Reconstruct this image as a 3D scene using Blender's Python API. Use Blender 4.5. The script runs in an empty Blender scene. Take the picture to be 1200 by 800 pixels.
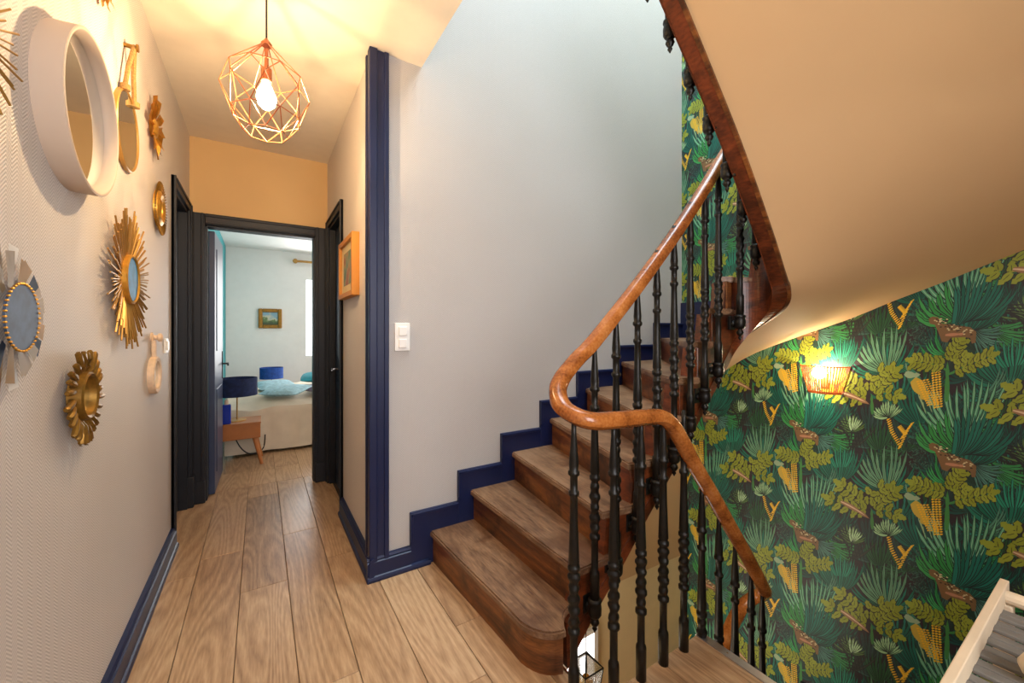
import bpy, bmesh, math, random
import numpy as np
from math import sin, cos, pi, radians, sqrt, atan2
from mathutils import Vector, Matrix
random.seed(7); rng = np.random.default_rng(7)
S = bpy.context.scene
C = S.collection

# ------------------------------------------------------------------ camera
cam = bpy.data.objects.new('camera', bpy.data.cameras.new('camera')); C.objects.link(cam)
cam.location = (0, 0, 1.25)
cam.rotation_euler = (pi/2, 0, -0.5631)
cam.data.sensor_width = 36; cam.data.lens = 14.0
cam.data.shift_y = -11.3/1200
cam.data.clip_start = 0.02
S.camera = cam
# ------------------------------------------------------------------ world, view
W = bpy.data.worlds.new('world'); S.world = W; W.use_nodes = True
bg = W.node_tree.nodes['Background']; bg.inputs[0].default_value = (0.75, 0.87, 1, 1); bg.inputs[1].default_value = 1.6
S.view_settings.view_transform = 'Standard'; S.view_settings.look = 'None'
S.view_settings.gamma = 1; S.view_settings.exposure = 0.26
try: S.view_settings.use_curve_mapping = False
except Exception: pass
# ------------------------------------------------------------------ lights
def area(name, loc, rot, sx, sy, power, col, spread=180):
    d = bpy.data.lights.new(name, 'AREA'); d.shape = 'RECTANGLE'; d.size = sx; d.size_y = sy
    d.energy = power; d.color = col; d.spread = radians(spread)
    o = bpy.data.objects.new(name, d); C.objects.link(o); o.location = loc; o.rotation_euler = rot
    return o
def bulb_light(name, loc, power, col, r=.03):
    d = bpy.data.lights.new(name, 'POINT'); d.energy = power; d.color = col; d.shadow_soft_size = r
    o = bpy.data.objects.new(name, d); C.objects.link(o); o.location = loc
    return o
area('skylight_daylight', (2.0, .9, 5.5), (0, 0, 0), 1.9, 1.9, 158, (.74, .90, 1))
area('landing_window_daylight', (.45, -.9, 1.65), (radians(-90), 0, pi), .95, 1.3, 25, (1, .97, 1))
area('bedroom_window_daylight', (1.0, 7.1, 1.5), (radians(-90), 0, 0), 1.2, 1.6, 24, (1, .98, .97))
area('bedroom_side_fill', (2.65, 5.3, 1.5), (0, radians(90), 0), 1.4, 1.2, 22, (1, .98, .97))  # added fill to whiten the bedroom; the right wall has no window
area('lower_hall_fill', (-.3, 1.5, -1.6), (0, radians(-90), 0), 1.6, .9, 40, (1, .9, .75))  # added warm fill that brightens the lower hall, no visible source
bulb_light('pendant_bulb_light', (.02, 1.88, 2.165), 26, (1, .69, .36), .014)
bulb_light('wall_light_bulb_light', (2.925, 1.07, 1.0), 7.5, (1, .82, .58), .015)

# ------------------------------------------------------------------ materials
def srgb(h):
    h = h.lstrip('#'); v = [int(h[i:i+2], 16)/255 for i in (0, 2, 4)]
    return tuple((x/12.92 if x <= .04045 else ((x+.055)/1.055)**2.4) for x in v)
def nt(name):
    m = bpy.data.materials.new(name); m.use_nodes = True
    t = m.node_tree; b = t.nodes['Principled BSDF']; return m, t, b
def N(t, typ, **k):
    n = t.nodes.new(typ)
    for a, v in k.items():
        if a.startswith('i_'):
            n.inputs[int(a[2:])].default_value = v
        else: setattr(n, a, v)
    return n
def ramp(t, src, stops):
    r = t.nodes.new('ShaderNodeValToRGB'); cr = r.color_ramp
    while len(cr.elements) < len(stops): cr.elements.new(.5)
    for e, (p, c) in zip(cr.elements, stops): e.position = p; e.color = (*c, 1)
    t.links.new(src, r.inputs[0]); return r.outputs[0]
def simple(name, col, rough=.5, metal=0, noise=.06, nscale=12, bump=0, coat=0):
    m, t, b = nt(name); c = srgb(col) if isinstance(col, str) else col
    n = N(t, 'ShaderNodeTexNoise'); n.inputs['Scale'].default_value = nscale; n.inputs['Detail'].default_value = 4
    tc = N(t, 'ShaderNodeTexCoord'); t.links.new(tc.outputs['Object'], n.inputs['Vector'])
    lo = tuple(x*(1-noise) for x in c); hi = tuple(min(1, x*(1+noise)) for x in c)
    t.links.new(ramp(t, n.outputs['Fac'], [(.3, lo), (.7, hi)]), b.inputs['Base Color'])
    b.inputs['Roughness'].default_value = rough; b.inputs['Metallic'].default_value = metal
    if coat: b.inputs['Coat Weight'].default_value = coat
    if bump:
        bp = N(t, 'ShaderNodeBump'); bp.inputs['Strength'].default_value = bump; bp.inputs['Distance'].default_value = .002
        t.links.new(n.outputs['Fac'], bp.inputs['Height']); t.links.new(bp.outputs[0], b.inputs['Normal'])
    return m
def emit(name, col, s):
    m, t, b = nt(name); b.inputs['Base Color'].default_value = (*col, 1)
    b.inputs['Emission Color'].default_value = (*col, 1); b.inputs['Emission Strength'].default_value = s; return m
def math_(t, op, a, b=None):
    n = N(t, 'ShaderNodeMath', operation=op)
    for i, x in enumerate((a, b)):
        if x is None: continue
        if isinstance(x, (int, float)): n.inputs[i].default_value = x
        else: t.links.new(x, n.inputs[i])
    return n.outputs[0]
def vinyl(name, col, axis):
    """embossed herringbone wall vinyl"""
    m, t, b = nt(name); c = srgb(col)
    tc = N(t, 'ShaderNodeTexCoord'); sx = N(t, 'ShaderNodeSeparateXYZ'); t.links.new(tc.outputs['Object'], sx.inputs[0])
    h = sx.outputs[axis]; z = sx.outputs[2]
    tri = math_(t, 'PINGPONG', h, .022)
    zz = math_(t, 'ADD', z, math_(t, 'MULTIPLY', tri, .9))
    w = math_(t, 'SINE', math_(t, 'MULTIPLY', zz, 2*pi/.0088))
    f = math_(t, 'ADD', math_(t, 'MULTIPLY', w, .5), .5)
    ns = N(t, 'ShaderNodeTexNoise'); ns.inputs['Scale'].default_value = 1.7; t.links.new(tc.outputs['Object'], ns.inputs['Vector'])
    mix = N(t, 'ShaderNodeMix', data_type='RGBA'); mix.inputs[6].default_value = (*[x*.78 for x in c], 1); mix.inputs[7].default_value = (*[min(1, x*1.08) for x in c], 1)
    t.links.new(f, mix.inputs[0])
    mx = N(t, 'ShaderNodeMix', data_type='RGBA', blend_type='MULTIPLY'); mx.inputs[0].default_value = 1
    t.links.new(mix.outputs[2], mx.inputs[6]); t.links.new(ramp(t, ns.outputs['Fac'], [(.3, (.95, .94, .93)), (.7, (1, 1, 1))]), mx.inputs[7])
    t.links.new(mx.outputs[2], b.inputs['Base Color'])
    bp = N(t, 'ShaderNodeBump'); bp.inputs['Strength'].default_value = .45; bp.inputs['Distance'].default_value = .0013
    t.links.new(f, bp.inputs['Height']); t.links.new(bp.outputs[0], b.inputs['Normal'])
    b.inputs['Roughness'].default_value = .55
    return m
def wood(name, stops, scale=(14, 1.2, 14), rough=.4, dist=2.5, grain=.5, ring=6, spots=None):
    m, t, b = nt(name)
    tc = N(t, 'ShaderNodeTexCoord'); oi = N(t, 'ShaderNodeObjectInfo')
    add = N(t, 'ShaderNodeVectorMath', operation='MULTIPLY_ADD'); add.inputs[1].default_value = (1, 1, 1)
    t.links.new(tc.outputs['Object'], add.inputs[0])
    off = N(t, 'ShaderNodeCombineXYZ'); r = math_(t, 'MULTIPLY', oi.outputs['Random'], 37.)
    for i in range(3): t.links.new(r, off.inputs[i])
    t.links.new(off.outputs[0], add.inputs[2])
    mp = N(t, 'ShaderNodeMapping'); mp.inputs['Scale'].default_value = scale; t.links.new(add.outputs[0], mp.inputs[0])
    n1 = N(t, 'ShaderNodeTexNoise'); n1.inputs['Scale'].default_value = .45; n1.inputs['Detail'].default_value = 1.2; t.links.new(mp.outputs[0], n1.inputs['Vector'])
    w = math_(t, 'FRACT', math_(t, 'MULTIPLY', n1.outputs['Fac'], ring))
    w = math_(t, 'PINGPONG', math_(t, 'MULTIPLY', w, 2.), 1.)
    n2 = N(t, 'ShaderNodeTexNoise'); n2.inputs['Scale'].default_value = 12; n2.inputs['Detail'].default_value = 5; t.links.new(mp.outputs[0], n2.inputs['Vector'])
    n3 = N(t, 'ShaderNodeTexNoise'); n3.inputs['Scale'].default_value = 1.3; n3.inputs['Detail'].default_value = 3; t.links.new(add.outputs[0], n3.inputs['Vector'])
    v = math_(t, 'ADD', math_(t, 'MULTIPLY', w, .28*grain*2), math_(t, 'MULTIPLY', n2.outputs['Fac'], .45))
    v = math_(t, 'ADD', v, math_(t, 'MULTIPLY', n3.outputs['Fac'], .35))
    v = math_(t, 'ADD', v, math_(t, 'MULTIPLY', math_(t, 'SUBTRACT', oi.outputs['Random'], .5), .14))
    col = ramp(t, v, stops)
    if spots:
        n4 = N(t, 'ShaderNodeTexNoise'); n4.inputs['Scale'].default_value = 5.5; n4.inputs['Detail'].default_value = 6; n4.inputs['Roughness'].default_value = .65
        t.links.new(add.outputs[0], n4.inputs['Vector'])
        mx = N(t, 'ShaderNodeMix', data_type='RGBA'); t.links.new(ramp(t, n4.outputs['Fac'], [(.50, (0, 0, 0)), (.68, (1, 1, 1))]), mx.inputs[0])
        t.links.new(col, mx.inputs[6]); mx.inputs[7].default_value = (*spots, 1); col = mx.outputs[2]
    t.links.new(col, b.inputs['Base Color'])
    b.inputs['Roughness'].default_value = rough
    bp = N(t, 'ShaderNodeBump'); bp.inputs['Strength'].default_value = .15; bp.inputs['Distance'].default_value = .001
    t.links.new(n2.outputs['Fac'], bp.inputs['Height']); t.links.new(bp.outputs[0], b.inputs['Normal'])
    return m
M = {}
M['vinyl_y'] = vinyl('vinyl_beige', '#dbd3cd', 1)
M['vinyl_x'] = vinyl('vinyl_grey', '#c4bfbb', 0)
M['ceil'] = simple('ceiling_paint', '#efe4d2', .8, noise=.02)
M['end'] = simple('ochre_paint', '#dbb47a', .7, noise=.03, nscale=3)
M['soffit'] = simple('soffit_cream', '#cba678', .7, noise=.03, nscale=2)
M['lower'] = simple('lower_cream', '#e3cc9c', .8, noise=.03)
M['white'] = simple('white_paint', '#eceae6', .6, noise=.02)
M['navy'] = simple('navy_gloss', '#0a1840', .42, noise=.08, nscale=6)
M['dark'] = simple('black_navy', '#0b0e18', .5, noise=.08, nscale=6)
M['doorblue'] = simple('door_blue', '#35415f', .35, noise=.05)
M['doornavy'] = simple('door_navy', '#0e2740', .4, noise=.05)
M['teal'] = simple('teal_paint', '#3d9aa0', .7, noise=.04)
M['iron'] = simple('black_iron', '#15130f', .42, .3, noise=.25, nscale=60, bump=.3)
M['gold'] = simple('gold_metal', '#d9a243', .38, .7, noise=.15, nscale=40)
M['golddark'] = simple('old_gold', '#8a6526', .42, .6, noise=.3, nscale=50)
M['brass'] = simple('brass_wire', '#b58a48', .4, .55, noise=.15)
M['copper'] = simple('copper_wire', '#c98058', .35, .8, noise=.1)
M['strip'] = simple('taupe_strip', '#b5a082', .35, .1, noise=.1)
M['slatwood'] = simple('copper_slat', '#d98f52', .5, .2, noise=.08)
M['chrome'] = simple('chrome', '#c8c8c8', .2, 1, noise=.02)
M['alu'] = simple('aluminium', '#b9bcc0', .38, .9, noise=.08, nscale=30)
M['mirror'] = simple('mirror_glass', '#dfe4e6', .04, 1, noise=.01)
M['mirrorblue'] = simple('blue_mirror_glass', '#256fa6', .55, 0, noise=.35, nscale=25)
M['mirrordark'] = simple('dark_mirror_glass', '#3a4c66', .5, .0, noise=.35, nscale=30)
M['beige'] = simple('beige_shell', '#cbb6a2', .6, noise=.02)
M['rope'] = simple('rope', '#a37c46', .9, noise=.3, nscale=150, bump=1)
M['wicker'] = simple('pale_wood_ring', '#dfc3a4', .6, noise=.12, nscale=40)
M['plastic'] = simple('white_plastic', '#f1efeb', .3, noise=.01)
M['orange'] = simple('orange_frame', '#c9852c', .5, noise=.05)
M['paper'] = simple('mount_paper', '#e8d3a0', .8, noise=.02)
M['navyfab'] = simple('navy_fabric', '#14244d', .9, noise=.35, nscale=30)
M['bluefab'] = simple('blue_velvet', '#1f4a9a', .8, noise=.3, nscale=30)
M['linen'] = simple('linen', '#cfc0ab', .9, noise=.06, nscale=8, bump=.3)
M['tealfab'] = simple('teal_fabric', '#2f8f9d', .9, noise=.15)
M['patfab'] = simple('patterned_fabric', '#9fc3cf', .9, noise=.22, nscale=28)
M['mauvefab'] = simple('mauve_fabric', '#95889a', .9, noise=.4, nscale=30)
M['oaknight'] = simple('orange_oak', '#a5652f', .4, noise=.12, nscale=10)
M['bottle'] = simple('blue_glass', '#1a34a0', .1, noise=.05)
M['black'] = simple('black', '#0c0c0c', .5, noise=.02)
M['greyslat'] = simple('grey_slat', '#6a6761', .6, noise=.15, nscale=30)
M['palewood'] = simple('pale_wood', '#cdbb9f', .5, noise=.07, nscale=14)
M['curtain'] = simple('curtain', '#e3e1dc', .9, noise=.04)
M['subfloor'] = simple('dark_joint', '#3b2a1c', .9)
m, t, b = nt('glowing_clear_bulb'); tr_ = N(t, 'ShaderNodeBsdfTransparent'); em_ = N(t, 'ShaderNodeEmission'); em_.inputs[0].default_value = (1, .80, .50, 1); em_.inputs[1].default_value = 9
ad_ = N(t, 'ShaderNodeAddShader'); t.links.new(tr_.outputs[0], ad_.inputs[0]); t.links.new(em_.outputs[0], ad_.inputs[1]); t.links.new(ad_.outputs[0], t.nodes['Material Output'].inputs[0]); M['bulb'] = m
M['sky'] = emit('window_sky', (.90, .96, 1), 3.2)
M['lowsky'] = emit('lower_window_sky', (1, .99, .97), 3.0)
M['oak'] = wood('oak_laminate', [(.22, srgb('#7c5c42')), (.45, srgb('#a68462')), (.62, srgb('#bd9c78')), (.85, srgb('#d0b391'))], (13, 1.3, 13), .33, ring=17, grain=.34)
M['tread'] = wood('worn_tread', [(.3, srgb('#54392a')), (.52, srgb('#8c6b4f')), (.8, srgb('#b6967a'))], (12, 1.5, 12), .36, grain=.2, ring=12, spots=srgb('#5e3f2b'))
M['riser'] = wood('dark_riser', [(.3, srgb('#2a150a')), (.52, srgb('#6a3c1c')), (.8, srgb('#a0642f'))], (3, 1.2, 14), .35, grain=.35, spots=srgb('#2a160b'))
M['string'] = wood('string_wood', [(.3, srgb('#38180a')), (.55, srgb('#74371a')), (.8, srgb('#97522a'))], (3, 3, 10), .32, grain=.3, spots=srgb('#3a1c0d'))
M['rail'] = wood('rail_wood', [(.25, srgb('#6b3512')), (.5, srgb('#a5622c')), (.8, srgb('#c98d54'))], (9, 9, 9), .22, grain=.35)

# ------------------------------------------------------------------ helpers
def tag(o, label=None, cat=None, group=None, kind=None):
    if label: o['label'] = label
    if cat: o['category'] = cat
    if group: o['group'] = group
    if kind: o['kind'] = kind
    return o
def wloc(o):
    v = Vector((0, 0, 0))
    while o is not None: v = v + o.location; o = o.parent
    return v
def obj(name, bm, mat, parent=None, loc=None, smooth=False, recalc=True):
    """bm is in world coordinates; loc = world origin of the object"""
    if recalc: bmesh.ops.recalc_face_normals(bm, faces=bm.faces)
    me = bpy.data.meshes.new(name)
    p = wloc(parent) if parent is not None else Vector((0, 0, 0))
    w = Vector(loc) if loc is not None else p
    if w.length > 0: bmesh.ops.translate(bm, verts=bm.verts, vec=-w)
    bm.to_mesh(me); bm.free()
    for m in (mat if isinstance(mat, (list, tuple)) else [mat]): me.materials.append(M[m] if isinstance(m, str) else m)
    if smooth:
        for f in me.polygons: f.use_smooth = True
        try: me.set_sharp_from_angle(angle=radians(38))
        except Exception: pass
    o = bpy.data.objects.new(name, me); C.objects.link(o); o.parent = parent; o.location = w-p
    return o
def thing(name, label, cat, loc, group=None):
    o = bpy.data.objects.new(name, None); C.objects.link(o); o.location = loc; o.empty_display_size = .05
    return tag(o, label, cat, group)
def struct(name, bm, mat, **k):
    o = obj(name, bm, mat, **k); o['kind'] = 'structure'; return o
def B(): return bmesh.new()
def box(bm, x0, x1, y0, y1, z0, z1, bev=0):
    vs = [bm.verts.new((x, y, z)) for z in (z0, z1) for (x, y) in ((x0, y0), (x1, y0), (x1, y1), (x0, y1))]
    fs = [(0, 1, 2, 3), (4, 5, 6, 7), (0, 1, 5, 4), (1, 2, 6, 5), (2, 3, 7, 6), (3, 0, 4, 7)]
    ff = [bm.faces.new([vs[i] for i in f]) for f in fs]
    if bev:
        es = list({e for f in ff for e in f.edges}); bmesh.ops.bevel(bm, geom=es, offset=bev, segments=2, affect='EDGES', profile=.5)
    return bm
def bx(*a, bev=0): return box(B(), *a, bev=bev)
def prism(bm, pts, z0, z1):
    a = [bm.verts.new((x, y, z0)) for x, y in pts]; b = [bm.verts.new((x, y, z1)) for x, y in pts]
    n = len(pts); bm.faces.new(a); top = bm.faces.new(b)
    for i in range(n): bm.faces.new((a[i], a[(i+1) % n], b[(i+1) % n], b[i]))
    return top
def extr(bm, pts, axis, a0, a1):
    """polygon in the plane normal to axis, extruded a0..a1; pts are (p,q) in the remaining axes"""
    def mk(p, q, a):
        return {0: (a, p, q), 1: (p, a, q), 2: (p, q, a)}[axis]
    a = [bm.verts.new(mk(p, q, a0)) for p, q in pts]; b = [bm.verts.new(mk(p, q, a1)) for p, q in pts]
    n = len(pts); bm.faces.new(a); bm.faces.new(b)
    for i in range(n): bm.faces.new((a[i], a[(i+1) % n], b[(i+1) % n], b[i]))
    return bm
def lathe(bm, prof, c, axis=(0, 0, 1), n=16, twist=None, ell=1):
    """prof: list of (t along axis, r)"""
    ax = Vector(axis).normalized(); u = ax.orthogonal().normalized() if abs(ax.z) < .9 else Vector((1, 0, 0)); v = ax.cross(u)
    c = Vector(c); rings = []
    for t, r in prof:
        ring = []
        for i in range(n):
            a = 2*pi*i/n; rr = r
            if twist and twist[0] <= t <= twist[1]: rr = r*(1+twist[2]*cos(2*a-twist[3]*t))
            ring.append(bm.verts.new(c+ax*t+(u*cos(a)+v*sin(a)*ell)*rr))
        rings.append(ring)
    for r0, r1 in zip(rings, rings[1:]):
        for i in range(n): bm.faces.new((r0[i], r0[(i+1) % n], r1[(i+1) % n], r1[i]))
    bm.faces.new(rings[0][::-1]); bm.faces.new(rings[-1]); return bm
def ring_lathe(bm, prof, c, axis, n=40):
    """closed profile (t,r) swept round the axis: a torus-like frame"""
    ax = Vector(axis).normalized(); u = ax.orthogonal().normalized(); v = ax.cross(u); c = Vector(c)
    rings = [[bm.verts.new(c+ax*t+(u*cos(2*pi*i/n)+v*sin(2*pi*i/n))*r) for t, r in prof] for i in range(n)]
    k = len(prof)
    for i in range(n):
        a, b = rings[i], rings[(i+1) % n]
        for j in range(k): bm.faces.new((a[j], a[(j+1) % k], b[(j+1) % k], b[j]))
    return bm
def tube(bm, pts, r, n=8, flat=1, closed=False, radii=None):
    P = [Vector(p) for p in pts]; k = len(P); rings = []
    for i, p in enumerate(P):
        a = P[i-1] if (i > 0 or closed) else p; b = P[(i+1) % k] if (i < k-1 or closed) else p
        d = (b-a).normalized()
        up = Vector((0, 0, 1)) if abs(d.z) < .97 else Vector((1, 0, 0))
        s = d.cross(up).normalized(); q = s.cross(d)
        rr = radii[i] if radii else r
        rings.append([bm.verts.new(p+s*cos(2*pi*j/n)*rr+q*sin(2*pi*j/n)*rr*flat) for j in range(n)])
    for i in range(k if closed else k-1):
        a, b = rings[i], rings[(i+1) % k]
        for j in range(n): bm.faces.new((a[j], a[(j+1) % n], b[(j+1) % n], b[j]))
    if not closed: bm.faces.new(rings[0][::-1]); bm.faces.new(rings[-1])
    return bm
def smooth_path(pts, per=8):
    P = [Vector(p) for p in pts]; out = []
    for i in range(len(P)-1):
        p0 = P[max(i-1, 0)]; p1 = P[i]; p2 = P[i+1]; p3 = P[min(i+2, len(P)-1)]
        for j in range(per):
            t = j/per
            out.append(.5*((2*p1)+(-p0+p2)*t+(2*p0-5*p1+4*p2-p3)*t*t+(-p0+3*p1-3*p2+p3)*t**3))
    out.append(P[-1]); return out

XL, XR, YE, YB, ZC, XG, YS = -.437, .48, 3.70, 2.078, 2.677, 3.007, -.95
XO = .735      # edge of the ceiling opening
RISE = .1715
# ================================================================== jungle wallpaper (drawn with numpy into a packed tile)
NP = 1024; TW, TH = .661, .668
F_, V0_, YAW_ = 466.7, 388.7, .5631
def wall_px(u, v):                       # photo pixel on the right-hand wall -> tile pixel (a measured drawing of the print)
    a = (u-600)/F_; b = -(v-V0_)/F_; cx = cos(YAW_)*a+sin(YAW_); cy = -sin(YAW_)*a+cos(YAW_)
    t = XG/cx; return (-cy*t/TW*NP, (1.25+b*t)/TH*NP)
img = np.zeros((NP, NP, 3), np.float32); img[:] = np.array((44, 34, 40))/255
def fillp(pts, col):
    p = np.array(pts, float); col = np.array(col, np.float32)/255
    p = p - np.floor(p.mean(0)/NP)*NP
    x0, y0 = np.floor(p.min(0)).astype(int); x1, y1 = np.ceil(p.max(0)).astype(int)+1
    if x1-x0 > NP or y1-y0 > NP: return
    xs = np.arange(x0, x1)+.5; ys = np.arange(y0, y1)+.5
    X, Y = np.meshgrid(xs, ys); ins = np.zeros(X.shape, bool)
    q = np.roll(p, -1, 0)
    for (ax, ay), (bx_, by) in zip(p, q):
        if ay == by: continue
        c = ((ay > Y) != (by > Y)) & (X < (bx_-ax)*(Y-ay)/(by-ay)+ax); ins ^= c
    iy, ix = np.nonzero(ins); img[(iy+y0) % NP, (ix+x0) % NP] = col
def jit(col, a=10):
    d = rng.uniform(-a, a); return tuple(float(np.clip(c+d, 0, 255)) for c in col)
def blade(mp, x0, y0, x1, y1, bend, w, col, mid=None):
    P0, P2 = np.array((x0, y0), float), np.array((x1, y1), float); d = P2-P0; nrm = np.array((-d[1], d[0]))
    P1 = (P0+P2)/2+nrm*bend; L, R, Cn = [], [], []
    for i in range(9):
        t = i/8; p = (1-t)**2*P0+2*t*(1-t)*P1+t*t*P2; g = 2*(1-t)*(P1-P0)+2*t*(P2-P1); g /= np.hypot(*g)+1e-9
        ww = w*.5*(.35+.65*sin(pi*min(1, t*1.25+.1)) if t < .72 else (1-t)/.28*.95)
        L.append(p+np.array((-g[1], g[0]))*ww); R.append(p-np.array((-g[1], g[0]))*ww); Cn.append((p, g, ww))
    o = [mp(*q) for q in L+R[::-1]]
    fillp(o, col)
    if mid: fillp([mp(*q) for q in [c[0]+np.array((-c[1][1], c[1][0]))*c[2]*.25 for c in Cn]+[c[0]-np.array((-c[1][1], c[1][0]))*c[2]*.25 for c in Cn[::-1]]], mid)
def fan(mp, bx0, by0, a0, a1, n, ln, w, col, bend=.12, spread=0, mid=None, dark=True):
    for i in range(n):
        f = (i+.5)/n; a = radians(a0+(a1-a0)*f+rng.uniform(-3, 3)); l = ln*rng.uniform(.78, 1.05)
        x = bx0+spread*(f-.5)*(-1 if a1 > a0 else 1); b = bend*(1 if cos(a) < 0 else -1)*(.4+abs(cos(a)))
        ex, ey = x+l*cos(a), by0-l*sin(a)
        if dark: blade(mp, x, by0, ex, ey, -b, w*1.45, (22, 34, 36))
        blade(mp, x, by0, ex, ey, -b, w*1.0, jit(tuple(min(255, c*1.04) for c in col), 12), mid)
def leaves(mp, pts, n, ln=56, w=33, col=(140, 152, 44)):
    n = int(n*1.15+.5)
    P = np.array(pts, float); seg = np.hypot(*(P[1:]-P[:-1]).T); cum = np.r_[0, np.cumsum(seg)]
    for i in range(n):
        s = cum[-1]*(i+.6)/n; k = min(np.searchsorted(cum, s)-1, len(P)-2); k = max(k, 0); t = (s-cum[k])/seg[k]
        p = P[k]*(1-t)+P[k+1]*t; d = (P[k+1]-P[k])/seg[k]; a = atan2(d[1], d[0])
        for sg in (1, -1):
            b = a+sg*radians(58)+rng.uniform(-.15, .15); l = ln*rng.uniform(.85, 1.1)
            e = p+l*np.array((cos(b), sin(b)))
            blade(mp, *p, *e, .06*sg, w*1.3, (40, 36, 34)); blade(mp, *p, *e, .06*sg, w, jit(col, 8))
            m_ = p*.85+e*.15; e2 = p*.35+e*.65; blade(mp, *m_, *e2, .03*sg, 3, (62, 62, 30))
    e = P[-1]+ln*.9*(P[-1]-P[-2])/seg[-1]; blade(mp, *P[-1], *e, 0, w, jit(col, 8))
m3 = lambda x, y: wall_px(1020+x/4.444, 500+y/4.444)
m2 = lambda x, y: wall_px(920+x/4.444, 440+y/4.444)
# back greenery
for i in range(46):
    c_ = [(12, 66, 60), (18, 80, 64), (34, 84, 50), (32, 58, 56), (44, 82, 72), (24, 60, 48)][i % 6]
    fan(m3, rng.uniform(0, 800), rng.uniform(0, 800), rng.uniform(0, 60), rng.uniform(110, 180), 11, rng.uniform(110, 190), 13, c_, bend=.2, spread=40)
for q_ in ((150, 470), (620, 560), (690, 240), (330, 700)):
    fan(m3, *q_, 20, 160, 13, 150, 15, (20, 104, 86), bend=.25, spread=70)
for i in range(420):
    x = 255+rng.normal(0, 42); y = 120+rng.normal(0, 75); a = rng.uniform(0, 2*pi)
    blade(m3, x, y, x+16*cos(a), y+16*sin(a), .1, 5, jit([(36, 66, 58), (58, 98, 82), (30, 50, 50)][rng.integers(3)], 8))
for i in range(160):
    x = 600+rng.normal(0, 60); y = 700+rng.normal(0, 40); a = rng.uniform(0, 2*pi)
    blade(m3, x, y, x+16*cos(a), y+16*sin(a), .1, 5, jit((34, 62, 58), 8))
fan(m2, 350, 380, 40, 150, 12, 170, 10, (52, 60, 52))
fan(m2, 300, 420, 60, 130, 9, 170, 18, (46, 120, 62))
for k in range(9):
    blade(m2, 240, 270+k*16, 400, 300+k*20, .1, 8, (30, 34, 36)); blade(m2, 250+k*17, 230, 270+k*19, 400, .05, 6, (30, 34, 36))
fan(m2, 340, 290, 10, 170, 13, 95, 9, (84, 118, 62)); fan(m2, 345, 285, 30, 110, 7, 80, 9, (165, 200, 150))
fan(m3, 640, 190, -65, 0, 9, 210, 16, (40, 124, 64))
for k in range(10): blade(m3, 640+k*18, 100+k*10, 830, 120+k*22, -.1, 9, (30, 34, 36))
fan(m3, 540, 180, -78, 0, 13, 200, 12, (70, 122, 108), bend=.2)
fan(m3, 430, 175, 92, 140, 10, 230, 15, (52, 142, 72), bend=.25, spread=40)
fan(m3, 520, 190, 28, 100, 13, 225, 19, (12, 98, 80), bend=.25, spread=70)
fan(m3, 400, 300, 105, 178, 12, 170, 10, (44, 150, 78), bend=.3)
fan(m3, 95, 335, 10, 165, 22, 190, 14, (16, 108, 86), bend=.2, spread=60)
fan(m3, 80, 320, 62, 140, 11, 230, 15, (108, 160, 122), bend=.2, spread=40, mid=(70, 120, 96))
fan(m3, 710, 500, 50, 140, 20, 240, 21, (14, 104, 82), bend=.22, spread=190)
fan(m3, 745, 420, 55, 120, 9, 150, 12, (26, 134, 104), bend=.2, spread=110)
fan(m3, 250, 625, 78, 128, 13, 235, 17, (14, 98, 82), bend=.25, spread=95)
fan(m3, 690, 700, 92, 180, 14, 165, 11, (42, 146, 78), bend=.3)
for k in range(8):                                                    # yellow beaded sprays
    for a, b in (((88, 545), (112, 640)), ((112, 640), (160, 730)), ((222, 615), (160, 690)), ((200, 640), (150, 740)), ((150, 620), (185, 670))):
        t = (k+.5)/8; x = a[0]*(1-t)+b[0]*t; y = a[1]*(1-t)+b[1]*t
        blade(m3, x-11, y+4, x+11, y-5, 0, 8, (236, 188, 44))
fan(m3, 85, 565, 15, 165, 16, 92, 13, (126, 172, 122), bend=.15, mid=(176, 208, 160))
# big agave and grasses
fan(m3, 590, 545, 5, 60, 9, 170, 12, (66, 120, 96), bend=.25)
fan(m3, 480, 745, 48, 132, 15, 340, 22, (78, 148, 112), bend=.16, spread=90, mid=(142, 196, 158))
fan(m3, 425, 800, 100, 150, 10, 250, 20, (46, 138, 66), bend=.25, spread=70)
fan(m3, 480, 830, 15, 92, 15, 255, 23, (10, 98, 82), bend=.28, spread=110)
# parrot with beaded tail
blade(m3, 200, 340, 300, 480, .08, 60, (46, 120, 96)); blade(m3, 240, 470, 330, 590, 0, 46, (24, 70, 66))
for k in range(14): blade(m3, 250+k*8, 470+(k % 4)*16, 268+k*8, 520+(k % 4)*22, .1, 6, (150, 180, 130))
blade(m3, 222, 392, 300, 520, -.05, 62, (196, 168, 60))
for i in range(15):
    for j in range(3):
        blade(m3, 318+j*17+i*.8, 378+i*13, 333+j*17+i*.8, 376+i*13, 0, 10, (240, 190, 36))
for i in range(12):
    for j in range(4): blade(m3, 240+j*17+i*5, 408+i*12, 254+j*17+i*5, 406+i*12, 0, 9, (232, 180, 40))
blade(m3, 185, 300, 225, 372, .25, 9, (110, 150, 120)); blade(m3, 180, 350, 262, 372, .2, 34, (150, 176, 140))
# tree with olive leaves
blade(m3, 398, 540, 402, 330, 0, 26, (62, 134, 66)); blade(m3, 400, 400, 530, 355, .1, 14, (62, 134, 66)); blade(m3, 400, 380, 300, 320, .1, 12, (62, 134, 66))
leaves(m3, [(395, 345), (300, 325), (225, 295)], 5); leaves(m3, [(410, 335), (440, 270), (470, 235)], 4)
leaves(m3, [(430, 385), (540, 365), (630, 345)], 5, 56); leaves(m3, [(415, 330), (500, 322)], 2, 40)
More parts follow.
